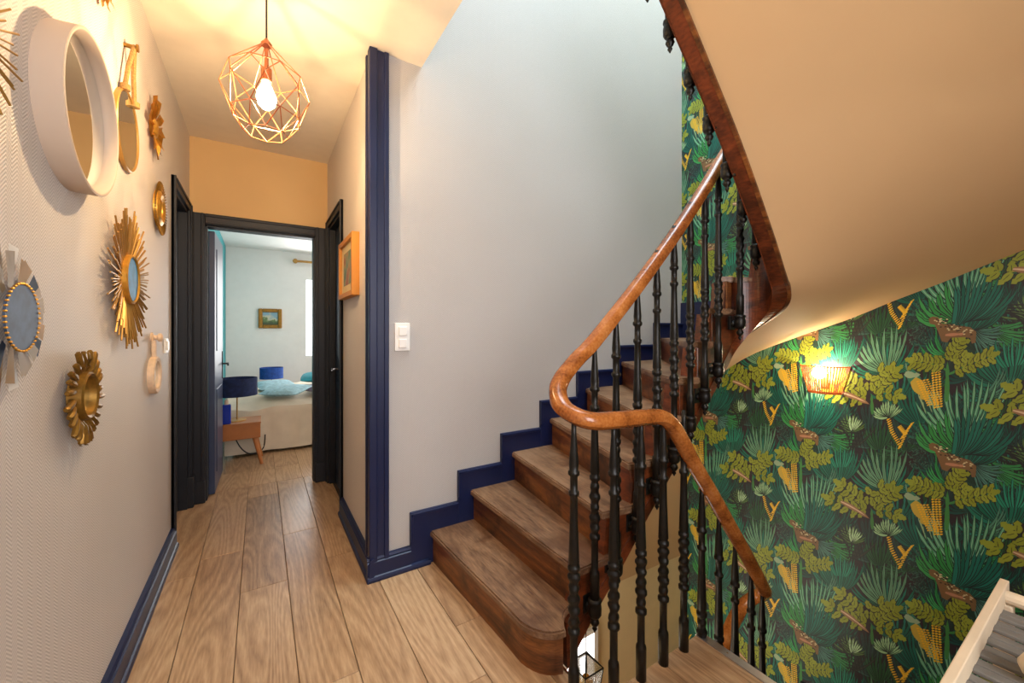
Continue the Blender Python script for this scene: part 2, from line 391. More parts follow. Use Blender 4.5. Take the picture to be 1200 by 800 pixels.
# wide olive bush
blade(m2, 455, 800, 450, 690, 0, 18, (62, 124, 62))
leaves(m2, [(430, 690), (340, 610), (290, 570)], 4); leaves(m2, [(440, 700), (330, 690), (230, 640)], 4)
leaves(m2, [(450, 690), (500, 640), (570, 600)], 4, 60); leaves(m2, [(455, 700), (530, 705), (590, 730)], 3, 52); leaves(m2, [(430, 650), (450, 600), (520, 580)], 2, 50)
blade(m2, 290, 655, 440, 745, -.05, 26, (150, 112, 78)); blade(m2, 290, 655, 420, 730, -.05, 8, (214, 184, 150))
# leopard
fillp([m3(*p) for p in [(303, 92), (322, 82), (352, 92), (372, 128), (440, 150), (520, 175), (552, 205), (548, 262), (528, 262), (520, 232), (490, 222), (420, 212), (400, 232), (372, 222), (352, 165), (336, 128), (310, 118)]], (122, 92, 58))
blade(m3, 390, 192, 500, 206, 0, 16, (182, 128, 96))
for i in range(60):
    t = rng.uniform(0, 1); x = 340+200*t+rng.normal(0, 5); y = 105+105*t+rng.normal(0, 14); blade(m3, x-6, y, x+6, y+2, 0, 7, [(206, 196, 150), (56, 44, 36)][i % 2])
im = bpy.data.images.new('jungle_print', NP, NP); px = np.ones((NP, NP, 4), np.float32); px[..., :3] = img; im.pixels.foreach_set(px.ravel()); im.update(); im.pack()
m, t, b = nt('jungle_wallpaper'); ti = N(t, 'ShaderNodeTexImage', image=im); ti.extension = 'REPEAT'
t.links.new(ti.outputs[0], b.inputs['Base Color']); b.inputs['Roughness'].default_value = .5; M['jungle'] = m

# ================================================================== THE SETTING
struct('wall_left', box(box(box(box(B(), XL-.1, XL, YS, 3.02, -.3, ZC+.05), XL-.1, XL, 3.02, 3.62, 2.13, ZC+.05), XL-.1, XL, 3.62, YE+.1, -.3, ZC+.05), XL-.1, XL, YS, YB, ZC+.05, 5.6), 'vinyl_y')
struct('wall_end', box(box(box(B(), XL-.1, -.36, YE, YE+.1, 0, ZC+.05), .397, XR+.1, YE, YE+.1, 0, ZC+.05), -.36, .397, YE, YE+.1, 2.05, ZC+.05), 'end')
struct('wall_right', box(box(box(B(), XR, XR+.1, YB+.1, 2.96, 0, ZC+.05), XR, XR+.1, 2.96, 3.60, 2.13, ZC+.05), XR, XR+.1, 3.60, YE, 0, ZC+.05), 'vinyl_y')
struct('wall_back', box(box(B(), XR, XG+.1, YB, YB+.1, -.3, 5.6), XL-.1, XR, YB, YB+.1, ZC+.06, 5.6), 'vinyl_x')
struct('wall_back_lower', bx(XL, XG+.1, YB, YB+.1, -3, -.3), 'lower')
struct('wall_back_under_stairs', extr(B(), [(.95, -.56), (XG, -.63), (XG, .92), (2.74, .86), (2.2, .6), (1.05, -.02), (.95, -.02)], 1, YB-.002, YB), 'soffit')
bm = B(); vs = [bm.verts.new(p) for p in ((XG, YB, -3), (XG, YS, -3), (XG, YS, 5.6), (XG, YB, 5.6))]; f = bm.faces.new(vs)
uvl = bm.loops.layers.uv.new('UVMap')
for l in f.loops: l[uvl].uv = (-l.vert.co.y/TW, l.vert.co.z/TH)
box(bm, XG+.002, XG+.1, YS-.1, YB+.1, -3, 5.6)
struct('wall_jungle', bm, 'jungle', recalc=False)
struct('wall_south', box(box(box(box(B(), XL-.1, -.05, YS-.1, YS, -3, 5.6), .95, XG+.1, YS-.1, YS, -3, 5.6), -.05, .95, YS-.1, YS, -3, .95), -.05, .95, YS-.1, YS, 2.35, 5.6), 'soffit')
struct('wall_lower_left', bx(XL-.1, XL, YS, YB, -3, -.3), 'lower')
struct('ceiling', box(box(B(), XL, XO, YS, YB, ZC, ZC+.38), XL, XR, YB, YE, ZC, ZC+.38), 'ceil')
struct('roof', box(box(box(box(B(), XL-.1, 1.0, YS-.1, YB+.1, 5.6, 5.7), 1.0, XG+.1, YS-.1, 0, 5.6, 5.7), 1.0, XG+.1, 1.9, YB+.1, 5.6, 5.7), 2.95, XG+.1, 0, 1.9, 5.6, 5.7), 'white')
# landing window behind the camera (unseen; the pane itself glows)
wn = struct('window_2', box(box(box(box(box(B(), -.05, .0, YS-.08, YS-.02, .95, 2.35), .90, .95, YS-.08, YS-.02, .95, 2.35), 0, .9, YS-.08, YS-.02, .95, 1.0), 0, .9, YS-.08, YS-.02, 2.3, 2.35), .43, .47, YS-.08, YS-.02, 1.0, 2.3), 'white')
obj('pane', bx(0, .9, YS-.06, YS-.055, 1.0, 2.3), 'sky', wn)
# ---- floor: sub-floor and oak boards
fl = struct('floor', box(box(B(), XL-.1, .95, YS, YE+.15, -.3, -.012), .95, 1.52, YS, .975, -.3, -.012), 'subfloor')
seams = [-.48, -.28, -.083, .117, .309, .505, .70, .895, 1.09, 1.285, 1.48]
def plank(x0, x1, y0, y1, clip=None):
    g = .0012; bm = B()
    pts = [(x0+g, y0+g), (x1-g, y0+g), (x1-g, y1-g), (x0+g, y1-g)]
    if clip: pts = [(x0+g, y0+g), (x1-g, y0+g), (x1-g, min(y1-g, .98)), (.955, min(y1-g, .98)), (.955, y1-g), (x0+g, y1-g)]
    top = prism(bm, pts, -.012, 0)
    bmesh.ops.bevel(bm, geom=list(top.edges), offset=.0014, segments=1, affect='EDGES')
    cx, cy = (x0+x1)/2, (y0+y1)/2
    return obj('floor_plank', bm, 'oak', fl, (cx, cy, 0))
for i in range(len(seams)-1+1):
    x0 = seams[i]; x1 = seams[i+1] if i+1 < len(seams) else 1.545
    if x0 < -.437: x0 = -.437 if False else -.53
    if x0 < .45: yend = 3.86
    elif x0 < .9: yend = YB
    else: yend = .985
    if i == 7: yend = YB
    y = YS-random.random()*.9
    while y < yend:
        L = 1.28; a, b_ = max(y, YS), min(y+L, yend)
        if b_-a > .05:
            if i == 7 and b_ > .985 :
                if a < .98: plank(x0, x1, a, .985); a = .985
                if b_-a > .05: plank(x0, .955, a, b_)
            else: plank(x0, x1, a, b_)
        y += L
tr = struct('trim_1', extr(B(), [(1.515, 0.0), (1.515, .004), (1.548, .006), (1.552, -.03), (1.546, -.03), (1.544, 0)], 1, YS, .985), 'alu', smooth=False)
for k in range(7):
    obj('screw', lathe(B(), [(0, .0045), (.0012, .0042)], (1.531, .86-.28*k, .0045), n=10), 'chrome', tr)
# floor edge board at the well and slab faces
struct('trim_2', box(box(B(), .948, .958, .985, YB, -.3, 0.0), .948, 1.545, .975, .988, -.3, -.013), 'string')
struct('floor_lower', bx(XL, XG, YS, YB, -2.99, -2.915), 'oak')
struct('ceiling_lower', box(box(B(), XL, .948, YS, YB, -.32, -.30), .948, 1.54, YS, .975, -.32, -.30), 'lower')
# ---- baseboards
def base_y(name, x, sg, y0, y1, mat='navy'):
    return struct(name, extr(B(), [(x, 0), (x+sg*.034, 0), (x+sg*.036, .012), (x+sg*.032, .024), (x+sg*.025, .028), (x+sg*.025, .094), (x+sg*.019, .099), (x+sg*.021, .106), (x+sg*.014, .116), (x, .118)], 1, y0, y1), mat)
base_y('baseboard_left', XL, 1, YS, 3.0)
base_y('baseboard_right', XR, -1, 2.047, 2.93)
bm = B(); extr(bm, [(YB, 0), (YB-.034, 0), (YB-.036, .012), (YB-.032, .024), (YB-.025, .028), (YB-.025, .094), (YB-.019, .099), (YB-.021, .106), (YB-.014, .116), (YB, .118)], 0, .448, .67)
extr(bm, [(YB-.018, 0), (YB-.034, 0), (YB-.036, .012), (YB-.032, .024), (YB-.018, .028)], 0, .67, .775)
struct('baseboard_back', bm, 'navy')
# corner post (architrave) at the corridor mouth
bm = B(); box(bm, XR-.014, .552, YB-.014, 2.150, 0, ZC-.002, bev=.003)
box(bm, XR-.022, XR+.018, YB-.024, YB+.022, 0, ZC-.001, bev=.005); box(bm, .532, .556, YB-.022, YB+.01, 0, ZC-.002, bev=.004); box(bm, XR-.022, XR+.01, 2.13, 2.154, 0, ZC-.002, bev=.004)
struct('trim_3', bm, 'navy')
# ---- stepped skirting on the stair wall
nose_w = [.773, 1.048, 1.331, 1.624, 1.935, 2.29, 2.74, 3.02]
skirt = None
for k in range(7):
    x0, x1 = nose_w[k]-.105, nose_w[k+1]-.105 if k < 6 else XG
    zt = RISE*(k+1)+.122; bm = B()
    box(bm, x0, x1+.0, YB-.018, YB, zt-.30 if k else 0, zt, bev=.002)
    box(bm, x0, x1, YB-.026, YB, zt-.018, zt-.004, bev=.003); box(bm, x0-.001, x0+.014, YB-.026, YB, zt-.15, zt-.004, bev=.003)
    if skirt is None: skirt = struct('baseboard_stairs', bm, 'navy')
    else: obj('skirting_panel', bm, 'navy', skirt)
nose_g = [1.75, 1.3, .9, .5, .1, -.35, -.8]
for k, y in enumerate(nose_g):
    y1 = y+.1; y0 = (nose_g[k+1]+.1) if k < 6 else YS; zt = RISE*(8+k)+.122
    if k == 0: y1 = YB
    obj('skirting_panel', bx(XG-.018, XG, y0, y1, zt-.3, zt, bev=.002), 'navy', skirt)

# ================================================================== door frames
def frame_y(name, x, sg, y0, y1, ztop, w=.07, depth=.1, mat='dark'):
    """architrave round an opening in a wall of constant x; sg: side facing the corridor"""
    d = struct(name, box(box(box(B(), x-.1 if sg > 0 else x, x if sg > 0 else x+.1, y0, y0+.03, 0, ztop), x-.1 if sg > 0 else x, x if sg > 0 else x+.1, y1-.03, y1, 0, ztop), x-.1 if sg > 0 else x, x if sg > 0 else x+.1, y0, y1, ztop-.03, ztop), mat)
    for (a, b, c_, e) in ((y0-w+.03, y0+.012, 0, ztop+w-.03), (y1-.012, y1+w-.03, 0, ztop+w-.03), (y0+.012, y1-.012, ztop-.012, ztop+w-.03)):
        bm = B(); xs = sorted((x, x+sg*.016)); box(bm, xs[0], xs[1], a, b, c_, e, bev=.003)
        xs = sorted((x, x+sg*.024))
        if e-c_ > 1: box(bm, xs[0], xs[1], *( (a, a+.016) if a < y0 else (b-.016, b)), c_, e, bev=.004)
        else: box(bm, xs[0], xs[1], a, b, e-.016, e, bev=.004)
        obj('architrave', bm, mat, d)
    return d
d1 = frame_y('door_1', XL, 1, 3.03, 3.62, 2.12)
obj('door_panel', bx(XL-.09, XL-.05, 3.06, 3.59, .006, 2.09, bev=.003), 'dark', d1)
obj('plinth_block', bx(XL-.02, XL+.034, 3.60, 3.69, 0, .22, bev=.006), 'dark', d1)
d3 = frame_y('door_3', XR, -1, 2.97, 3.60, 2.12)
lf = obj('door_panel', bx(XR+.045, XR+.085, 3.0, 3.57, .006, 2.09, bev=.003), 'doornavy', d3)
for z0, z1 in ((.15, .85), (1.05, 1.95)): obj('raised_panel', bx(XR+.038, XR+.046, 3.08, 3.49, z0, z1, bev=.003), 'doornavy', lf)
obj('handle', tube(B(), [(XR+.05, 3.47, .95), (XR-.0, 3.47, .95), (XR-.005, 3.39, .95)], .009), 'chrome', lf, smooth=True)
# bedroom door frame
d2 = struct('door_2', box(box(box(B(), -.36, -.335, YE-.0, YE+.1, 0, 2.05), .372, .397, YE, YE+.1, 0, 2.05), -.36, .397, YE, YE+.1, 2.03, 2.055), 'dark')
for (a, b, c_, e) in ((XL, -.345, 0, 2.12), (.382, XR, 0, 2.12), (-.345, .382, 2.038, 2.12)):
    bm = B(); box(bm, a, b, YE-.03, YE, c_, e, bev=.004)
    if c_ == 0:
        box(bm, a+.012, a+.028, YE-.038, YE, c_, e, bev=.004); box(bm, b-.024, b-.008, YE-.038, YE, c_, e, bev=.004)
        box(bm, a-.0, b+.002, YE-.046, YE, 0, .16, bev=.004)
    else: box(bm, a, b, YE-.038, YE, e-.024, e-.006, bev=.004); box(bm, a, b, YE-.038, YE, c_+.006, c_+.02, bev=.004)
    obj('architrave', bm, 'dark', d2)
leaf = thing('bedroom_door', 'blue painted bedroom door leaf standing open into the bedroom', 'door', (-.335, YE+.10, 0))
bm = B(); box(bm, -.335, -.297, YE+.10, YE+.70, .008, 2.02, bev=.003); obj('door_leaf', bm, 'doorblue', leaf)
for z0, z1 in ((.15, .8), (1.1, 1.9)): obj('raised_panel', bx(-.299, -.291, YE+.2, YE+.60, z0, z1, bev=.003), 'doorblue', leaf)
hd = obj('door_handle', box(B(), -.297, -.291, YE+.62, YE+.65, .84, 1.08, bev=.002), 'black', leaf)
obj('lever', tube(B(), [(-.293, YE+.635, .97), (-.25, YE+.635, .97), (-.245, YE+.52, .965)], .008), 'black', hd, smooth=True)
leaf.rotation_euler.z = radians(-1)

# ================================================================== STAIRS
# inner points run along the well face of the string, outer points along the walls
CX, CY, CR = 2.11, 1.07, .10
def arc(a, r=CR): return (CX+r*cos(radians(a)), CY+r*sin(radians(a)))
inner = {1: (.93, 1.17), 2: (1.049, 1.17), 3: (1.204, 1.17), 4: (1.36, 1.17), 5: (1.513, 1.17), 6: (1.667, 1.17), 7: (1.808, 1.17), 8: (1.93, 1.17), 9: (2.06, 1.17), 10: arc(20), 11: arc(-80)}
for k in range(12, 20): inner[k] = (2.02-.15*(k-12), .97)
outer = {k+1: (nose_w[k], YB) for k in range(7)}
for k, y in enumerate(nose_g): outer[8+k] = (XG, y)
for k, x in zip(range(15, 20), (2.7, 2.2, 1.75, 1.3, .95)): outer[k] = (x, YS)
def seg_poly(k, over=.0, end=.0):
    """plan polygon of tread k between nose line k and k+1"""
    a, b = Vector(inner[k]), Vector(outer[k]); c_, d = Vector(inner[k+1]), Vector(outer[k+1])
    n = (b-a).normalized(); per = Vector((n.y, -n.x))
    if (c_-a).dot(per) > 0 or (d-b).dot(per) > 0: per = -per
    fa, fb = a+per*over, b+per*over
    mids = []
    if k in (9, 10):
        a0, a1 = (90, 20) if k == 9 else (20, -80)
        mids = [Vector(arc(a0+(a1-a0)*j/5)) for j in range(5, -1, -1)] if k == 9 else [Vector(arc(a0+(a1-a0)*j/5)) for j in range(4, 0, -1)]
    if k == 11: mids = [Vector(arc(-90))]
    pts = [fa, fb]
    if b.y > YB-.01 and d.x > XG-.01: pts.append(Vector((XG, YB)))
    if b.x > XG-.01 and d.y < YS+.01 and d.x < XG-.01: pts.append(Vector((XG, YS)))
    pts += [d, c_]+mids
    out = []
    for p in pts:
        q = p.copy()
        q.x = min(q.x, XG-.003); q.y = max(min(q.y, YB-.003), YS+.003)
        if end and abs(q.y-1.17) < .002 and q.x < CX: q.y -= end
        if end and abs(q.y-.97) < .002 and q.x < CX: q.y += end
        out.append((q.x, q.y))
    return out
st = thing('staircase', 'dark stained wooden winding staircase rising along the pale wall, with rounded first step', 'staircase', (.8, 1.6, 0))
dn = thing('staircase', 'wooden flight winding down below the metal-edged landing beside the jungle wall', 'staircase', (2.3, .4, -1.2))
def tread(poly, z, parent, bev=.009, mat='tread'):
    bm = B(); top = prism(bm, poly, z-.032, z)
    bmesh.ops.recalc_face_normals(bm, faces=bm.faces)
    bmesh.ops.remove_doubles(bm, verts=bm.verts, dist=.0005)
    bmesh.ops.bevel(bm, geom=[e for e in bm.edges if abs(e.verts[0].co.z-e.verts[1].co.z) < 1e-5 and len(e.link_faces) == 2], offset=bev, segments=2, affect='EDGES')
    c_ = np.mean(np.array(poly), 0); return obj('tread', bm, mat, parent, (c_[0], c_[1], z))
def riser(a, b, z0, z1, parent):
    a = Vector(a); b = Vector(b); n = (b-a).normalized(); p = Vector((-n.y, n.x))*.009
    a = a+n*.004; b = b-n*.014
    bm = B(); prism(bm, [tuple(a+p), tuple(b+p), tuple(b-p), tuple(a-p)], z0, z1); c_ = (a+b)/2
    return obj('riser', bm, 'riser', parent, (c_.x, c_.y, z0))
def cl(p): return (min(p[0], XG-.003), min(max(p[1], YS+.003), YB-.003))
# first step, with its rounded end
front = [(.776, YB-.003), (.792, 1.75), (.812, 1.38)]
for j in range(1, 9):
    a = radians(180+90*j/8); front.append((.935+.122*cos(a), 1.27+.155*sin(a)))
front += [(.945, 1.135), (.965, 1.165), (.99, 1.187), (1.015, 1.2)]
poly = front+[(1.075, 1.2), (1.075, YB-.003)]
tread(poly, RISE, st, .007)
bm = B(); ins = [(x+.016 if x < .93 else x, y+.016 if y < 1.3 else y) for x, y in front]
th = .02
for (a, b_) in zip(ins, ins[1:]):
    v = [bm.verts.new((*a, 0)), bm.verts.new((*b_, 0)), bm.verts.new((*b_, RISE-.03)), bm.verts.new((*a, RISE-.03))]; bm.faces.new(v)
bmesh.ops.remove_doubles(bm, verts=bm.verts, dist=1e-4)
bmesh.ops.solidify(bm, geom=bm.faces[:], thickness=.012)
obj('riser', bm, 'riser', st, (.82, 1.6, 0), smooth=True)
for k in range(2, 19):
    tread(seg_poly(k, .028, .022), RISE*k, st, .006)
    riser(cl(inner[k]), cl(outer[k]), RISE*(k-1)-.005, RISE*k-.03, st)
# string board (outer face of the stair on the well side)
def ipath(t):
    """point on the well face for step parameter t, radially offset outwards by w"""
    pass
path = []      # (arc parameter point, normal outwards, t)
def add_seg(x0, x1, y, ny, n):
    for j in range(n+1):
        x = x0+(x1-x0)*j/n; path.append(((x, y), (0, ny)))
add_seg(.985, CX, 1.17, 1, 48)
for j in range(1, 24):
    a = radians(90-180*j/24); path.append(((CX+CR*cos(a), CY+CR*sin(a)), (cos(a), sin(a))))
add_seg(CX, .80, .97, -1, 56)
Ls = [0]
for (p, _), (q, _) in zip(path, path[1:]): Ls.append(Ls[-1]+sqrt((p[0]-q[0])**2+(p[1]-q[1])**2))
def Lof(pt):
    i = min(range(len(path)), key=lambda j: (path[j][0][0]-pt[0])**2+(path[j][0][1]-pt[1])**2); return Ls[i]
L1 = lambda x: x-.985
LA = CX-.985; LB = LA+pi*CR
L2 = lambda x: LB+CX-x
knot = [(L1(.985), -.03), (L1(1.062), .059), (L1(1.172), .173), (L1(1.297), .275), (L1(1.437), .43), (L1(1.579), .558), (L1(1.909), .90), (L1(2.04), 1.03), (LA, 1.10), (LA+.157, 1.31), (LB, 1.46), (L2(2.088), 1.53), (L2(2.031), 1.612), (L2(1.907), 1.777), (L2(1.813), 1.90), (L2(1.684), 2.06), (L2(1.415), 2.35), (L2(1.274), 2.50), (L2(.8), 3.0)]
_gl = np.linspace(-.3, knot[-1][0]+.3, 900); _gz = np.interp(_gl, [k[0] for k in knot], [k[1] for k in knot])
_gz = np.where(_gl > knot[-1][0], knot[-1][1]+(_gl-knot[-1][0])*1.05, np.where(_gl < 0, -.03+_gl*1.05, _gz))
_k = 75; _gz = np.convolve(np.pad(_gz, _k//2, mode='edge'), np.hanning(_k)/np.hanning(_k).sum(), 'valid')
zbot = lambda L: float(np.interp(L, _gl, _gz))
stepL = sorted((Lof(inner[k]), k) for k in range(2, 19))
def ztop(L):
    z = RISE
    for l, k in stepL:
        if L >= l-1e-6: z = RISE*k
    return z-.031
def ribbon(offs, zt, zb, i0=0, i1=None):
    """solid band following the path between two offsets from the well face"""
    bm = B(); i1 = i1 or len(path); pr_ = None
    for i in range(i0, i1):
        (p, n) = path[i]; a = (p[0]+n[0]*offs[0], p[1]+n[1]*offs[0]); b = (p[0]+n[0]*offs[1], p[1]+n[1]*offs[1])
        zt_, zb_ = zt(Ls[i]), zb(Ls[i])
        q = [bm.verts.new((*a, zb_)), bm.verts.new((*b, zb_)), bm.verts.new((*b, zt_)), bm.verts.new((*a, zt_))]
        if pr_:
            for j in range(4): bm.faces.new((pr_[j], pr_[(j+1) % 4], q[(j+1) % 4], q[j]))
        else: bm.faces.new(q)
        pr_ = q
    bm.faces.new(pr_[::-1]); return bm
def zt_s(L):   # continuous enough: sample the tread underside
    return max(ztop(L), zbot(L)+.05)
# duplicate path samples at step boundaries so the saw-tooth is crisp
newp, newL = [], []
for i in range(len(path)):
    newp.append(path[i]); newL.append(Ls[i])
    if i < len(path)-1:
        for l, k in stepL:
            if Ls[i] < l < Ls[i+1]-1e-9:
                f_ = (l-Ls[i])/(Ls[i+1]-Ls[i]); p, q = path[i], path[i+1]
                mp_ = ((p[0][0]*(1-f_)+q[0][0]*f_, p[0][1]*(1-f_)+q[0][1]*f_), p[1])
                newp += [mp_, mp_]; newL += [l-2e-4, l]
path, Ls = newp, newL
sb = obj('string_board', ribbon((0, .072), zt_s, zbot), 'string', st, recalc=True)
obj('string_bead', ribbon((.058, .074), lambda L: zbot(L)+.03, lambda L: zbot(L)-.005), 'riser', sb)
obj('string_lining', ribbon((-.004, .0), lambda L: zbot(L)+.06, lambda L: zbot(L)-.004), 'string', sb)
# soffit: from string bottom to the walls
def outer_at(t):
    ks = sorted(outer); pts = {**outer, 7.6: (XG, YB), 14.35: (XG, YS), .2: (.6, YB)}
    kk = sorted(pts); return (float(np.interp(t, kk, [pts[q][0] for q in kk])), float(np.interp(t, kk, [pts[q][1] for q in kk])))
def inner_at(t):
    l = np.interp(t, [k for _, k in stepL], [l for l, _ in stepL]) if t >= 2 else max(0, stepL[0][0]-(2-t)*.15)
    if t > 18: l = stepL[-1][0]+(t-18)*.15
    px_, py_, nx_, ny_ = (float(np.interp(l, Ls, [q[a][b_] for q in path])) for a, b_ in ((0, 0), (0, 1), (1, 0), (1, 1)))
    return (px_+nx_*.066, py_+ny_*.066), zbot(l)+.012
def wall_z(t):
    return np.interp(t, [0, 2, 7.6, 8.7, 9.2, 9.93, 10.38, 10.82, 11.5, 14.35, 18.6], [-.28, -.04, .86, 1.134, 1.225, 1.341, 1.431, 1.508, 1.638, 2.15, ZC])
ts = sorted(set([.6+.25*j for j in range(72)]+[7.6, 14.35])); rows = []
bm = B()
for t_ in ts:
    (a, za), o_, zo = inner_at(t_), outer_at(t_), float(wall_z(t_)); row = []
    for j in range(9):
        f_ = j/8; g = f_*f_*(3-2*f_)*.6+f_*.4
        row.append(bm.verts.new((min(a[0]*(1-f_)+o_[0]*f_, XG-.004), min(max(a[1]*(1-f_)+o_[1]*f_, YS+.004), YB-.004), (za+.006)*(1-g)+zo*g)))
    rows.append(row)
for r0, r1 in zip(rows, rows[1:]):
    for j in range(8): bm.faces.new((r0[j], r0[j+1], r1[j+1], r1[j]))
bmesh.ops.recalc_face_normals(bm, faces=bm.faces); bmesh.ops.solidify(bm, geom=bm.faces[:], thickness=.008)
obj('soffit_plaster', bm, 'soffit', st, smooth=True)
# descending flight
d_in = [(1.546, .985), (1.70, .985), (1.86, .985), (2.02, .985), arc(-60), arc(10), arc(80), (1.95, 1.16), (1.8, 1.16), (1.65, 1.16), (1.5, 1.16), (1.35, 1.16), (1.2, 1.16), (1.05, 1.16)]
d_out = [(1.546, YS), (1.85, YS), (2.25, YS), (2.8, YS), (XG, -.5), (XG, .1), (XG, .7), (XG, 1.3), (XG, 1.85), (2.6, YB), (2.2, YB), (1.85, YB), (1.5, YB), (1.2, YB)]
for k in range(1, 13):
    a, b_, c_, d_ = d_in[k-1], d_out[k-1], d_in[k], d_out[k]; pts = [a, cl(b_)]
    if b_[1] < YS+.01 and d_[0] > XG-.01: pts.append(cl((XG, YS)))
    if b_[0] > XG-.01 and d_[1] > YB-.01: pts.append(cl((XG, YB)))
    pts += [cl(d_), c_]
    tread(pts, -RISE*k, dn, .006); riser(a, cl(b_), -RISE*k, -RISE*(k-1)-.035, dn)
for k in range(4, 9):
    y0, y1 = d_out[k-1][1], d_out[k][1]
    if k == 4: y0 = YS+.1
    obj('skirting_panel', bx(XG-.016, XG-.003, max(y0-.1, YS+.003), min(y1-.1, YB-.003), -RISE*k-.05, -RISE*k+.16, bev=.002), 'dark', dn)

# ================================================================== BALUSTRADE
bal = thing('stair_balustrade', 'polished brown wooden handrail on black cast iron balusters winding round the stairwell', 'railing', (.95, 1.05, 0))
near = [(1.9, 1.13, -.50), (1.97, 1.13, -.36), (2.03, 1.12, -.25), (2.08, 1.09, -.15), (2.095, 1.04, -.08), (2.07, .985, -.02), (1.994, .955, .055), (1.829, .95, .263), (1.718, .95, .40), (1.577, .95, .575), (1.443, .95, .735), (1.36, .95, .845), (1.31, .95, .90), (1.25, .95, .935), (1.15, .95, .945), (1.02, .95, .952), (.93, .958, .957), (.885, .985, .968), (.868, 1.045, .99), (.882, 1.095, 1.03), (.92, 1.125, 1.075), (1.0, 1.13, 1.145), (1.091, 1.13, 1.215), (1.335, 1.13, 1.44), (1.58, 1.13, 1.685), (1.80, 1.13, 1.925), (1.977, 1.13, 2.135), (2.10, 1.13, 2.27), (2.18, 1.115, 2.36), (2.215, 1.07, 2.43), (2.18, 1.025, 2.51), (2.09, 1.01, 2.62), (1.80, 1.01, 2.99), (1.5, 1.01, 3.33), (1.25, 1.01, 3.60), (1.1, 1.01, 3.76), (1.0, 1.01, 3.86), (.9, 1.01, 3.93), (.76, 1.01, 3.95)]
low = [(1.2, 1.13, -1.22), (1.5, 1.13, -.90), (1.75, 1.13, -.66)]
hp = smooth_path(low+near, 7)
bm = B(); rings = []; n = 14
for i, p in enumerate(hp):
    a = hp[max(i-1, 0)]; b_ = hp[min(i+1, len(hp)-1)]; d = (b_-a).normalized(); s_ = d.cross(Vector((0, 0, 1))).normalized(); q = s_.cross(d)
    ring = []
    for j in range(n):
        th_ = 2*pi*j/n; cx_, sy_ = cos(th_), sin(th_)
        r_ = .030; ex = .032*(abs(cx_)**.85)*(1 if cx_ > 0 else -1); ey = .029*(abs(sy_)**.9)*(1 if sy_ > 0 else -1)
        if sy_ < -.5: ex *= .8
        ring.append(bm.verts.new(p+s_*ex+q*ey))
    rings.append(ring)
for a, b_ in zip(rings, rings[1:]):
    for j in range(n): bm.faces.new((a[j], a[(j+1) % n], b_[(j+1) % n], b_[j]))
bm.faces.new(rings[0]); bm.faces.new(rings[-1])
obj('handrail', bm, 'rail', bal, smooth=True)
def bal_profile(L):
    s = lambda f: (1-f)*L
    pr_ = [(s(0), .0085), (s(.05), .009), (s(.10), .0125), (s(.155), .0165), (s(.175), .015), (s(.18), .0195), (s(.19), .0195), (s(.197), .0125), (s(.245), .0125), (s(.25), .018), (s(.26), .018), (s(.268), .0125), (s(.34), .0135), (s(.44), .0165), (s(.495), .0185), (s(.505), .015), (s(.51), .0205), (s(.522), .0205), (s(.53), .014)]
    z0, z1 = .53, .725
    for b in range(5):
        a0 = z0+(z1-z0)*b/5; w = (z1-z0)/5
        pr_ += [(s(a0+w*.15), .0150), (s(a0+w*.35), .0195), (s(a0+w*.6), .0195), (s(a0+w*.85), .0150)]
    pr_ += [(s(.727), .0145), (s(.732), .0205), (s(.745), .0205), (s(.752), .0135), (s(.865), .0135), (s(.87), .0175), (s(.88), .019), (s(1), .0185)]
    return pr_[::-1]
def bal_mesh(L):
    bm = lathe(B(), bal_profile(L), (0, 0, 0), n=12, twist=(.27*L, .472*L, .13, 70)); bmesh.ops.recalc_face_normals(bm, faces=bm.faces)
    me = bpy.data.meshes.new('baluster'); bm.to_mesh(me); bm.free(); me.materials.append(M['iron'])
    for f in me.polygons: f.use_smooth = True
    return me
mesh_long, mesh_short = bal_mesh(1.03), bal_mesh(.94)
bm = B(); lathe(bm, [(-.10, .002), (-.092, .006), (-.085, .010), (-.078, .006), (-.072, .012), (-.06, .018), (-.048, .014), (-.043, .009), (-.038, .020), (-.028, .026), (.0, .027), (.015, .023), (.02, .027), (.028, .027), (.034, .018)], (0, 0, 0), n=12)
bmesh.ops.recalc_face_normals(bm, faces=bm.faces); fin = bpy.data.meshes.new('finial'); bm.to_mesh(fin); bm.free(); fin.materials.append(M['iron'])
for f in fin.polygons: f.use_smooth = True
bm = B(); lathe(bm, [(0, .016), (.02, .012), (.03, .018), (.05, .018)], (0, 0, -.012), axis=(0, 1, 0), n=10); box(bm, -.024, .024, .036, .05, -.045, .028, bev=.004)
bmesh.ops.recalc_face_normals(bm, faces=bm.faces); brk = bpy.data.meshes.new('bracket'); bm.to_mesh(brk); bm.free(); brk.materials.append(M['iron'])
def place(me, x, y, z, ang=None):
    o = bpy.data.objects.new('baluster', me); C.objects.link(o); o.parent = bal; o.location = Vector((x, y, z))-bal.location
    o.rotation_euler.z = random.random()*.6
    if ang is not None:
        f = bpy.data.objects.new('finial', fin); C.objects.link(f); f.parent = o
        k = bpy.data.objects.new('bracket', brk); C.objects.link(k); k.parent = o; k.rotation_euler.z = ang-o.rotation_euler.z
        k.location.z = .0
    return o
for x in (1.091, 1.208, 1.335, 1.46, 1.579, 1.70, 1.815, 1.93):
    place(mesh_long, x, 1.13, 1.215+(x-1.091)*1.043-1.025, 0)
place(mesh_long, 2.083, 1.105, 1.305, 0); place(mesh_long, 2.12, 1.045, 1.66, pi)
for x, z in ((1.93, 1.74), (1.795, 1.885), (1.654, 2.057), (1.519, 2.216), (1.385, 2.365), (1.25, 2.508), (1.12, 2.65), (.99, 2.79), (.86, 2.87)):
    place(mesh_long, x, 1.01, z+.10, pi)
for x in (1.159, 1.284, 1.409): place(mesh_short, x, .965, .0)
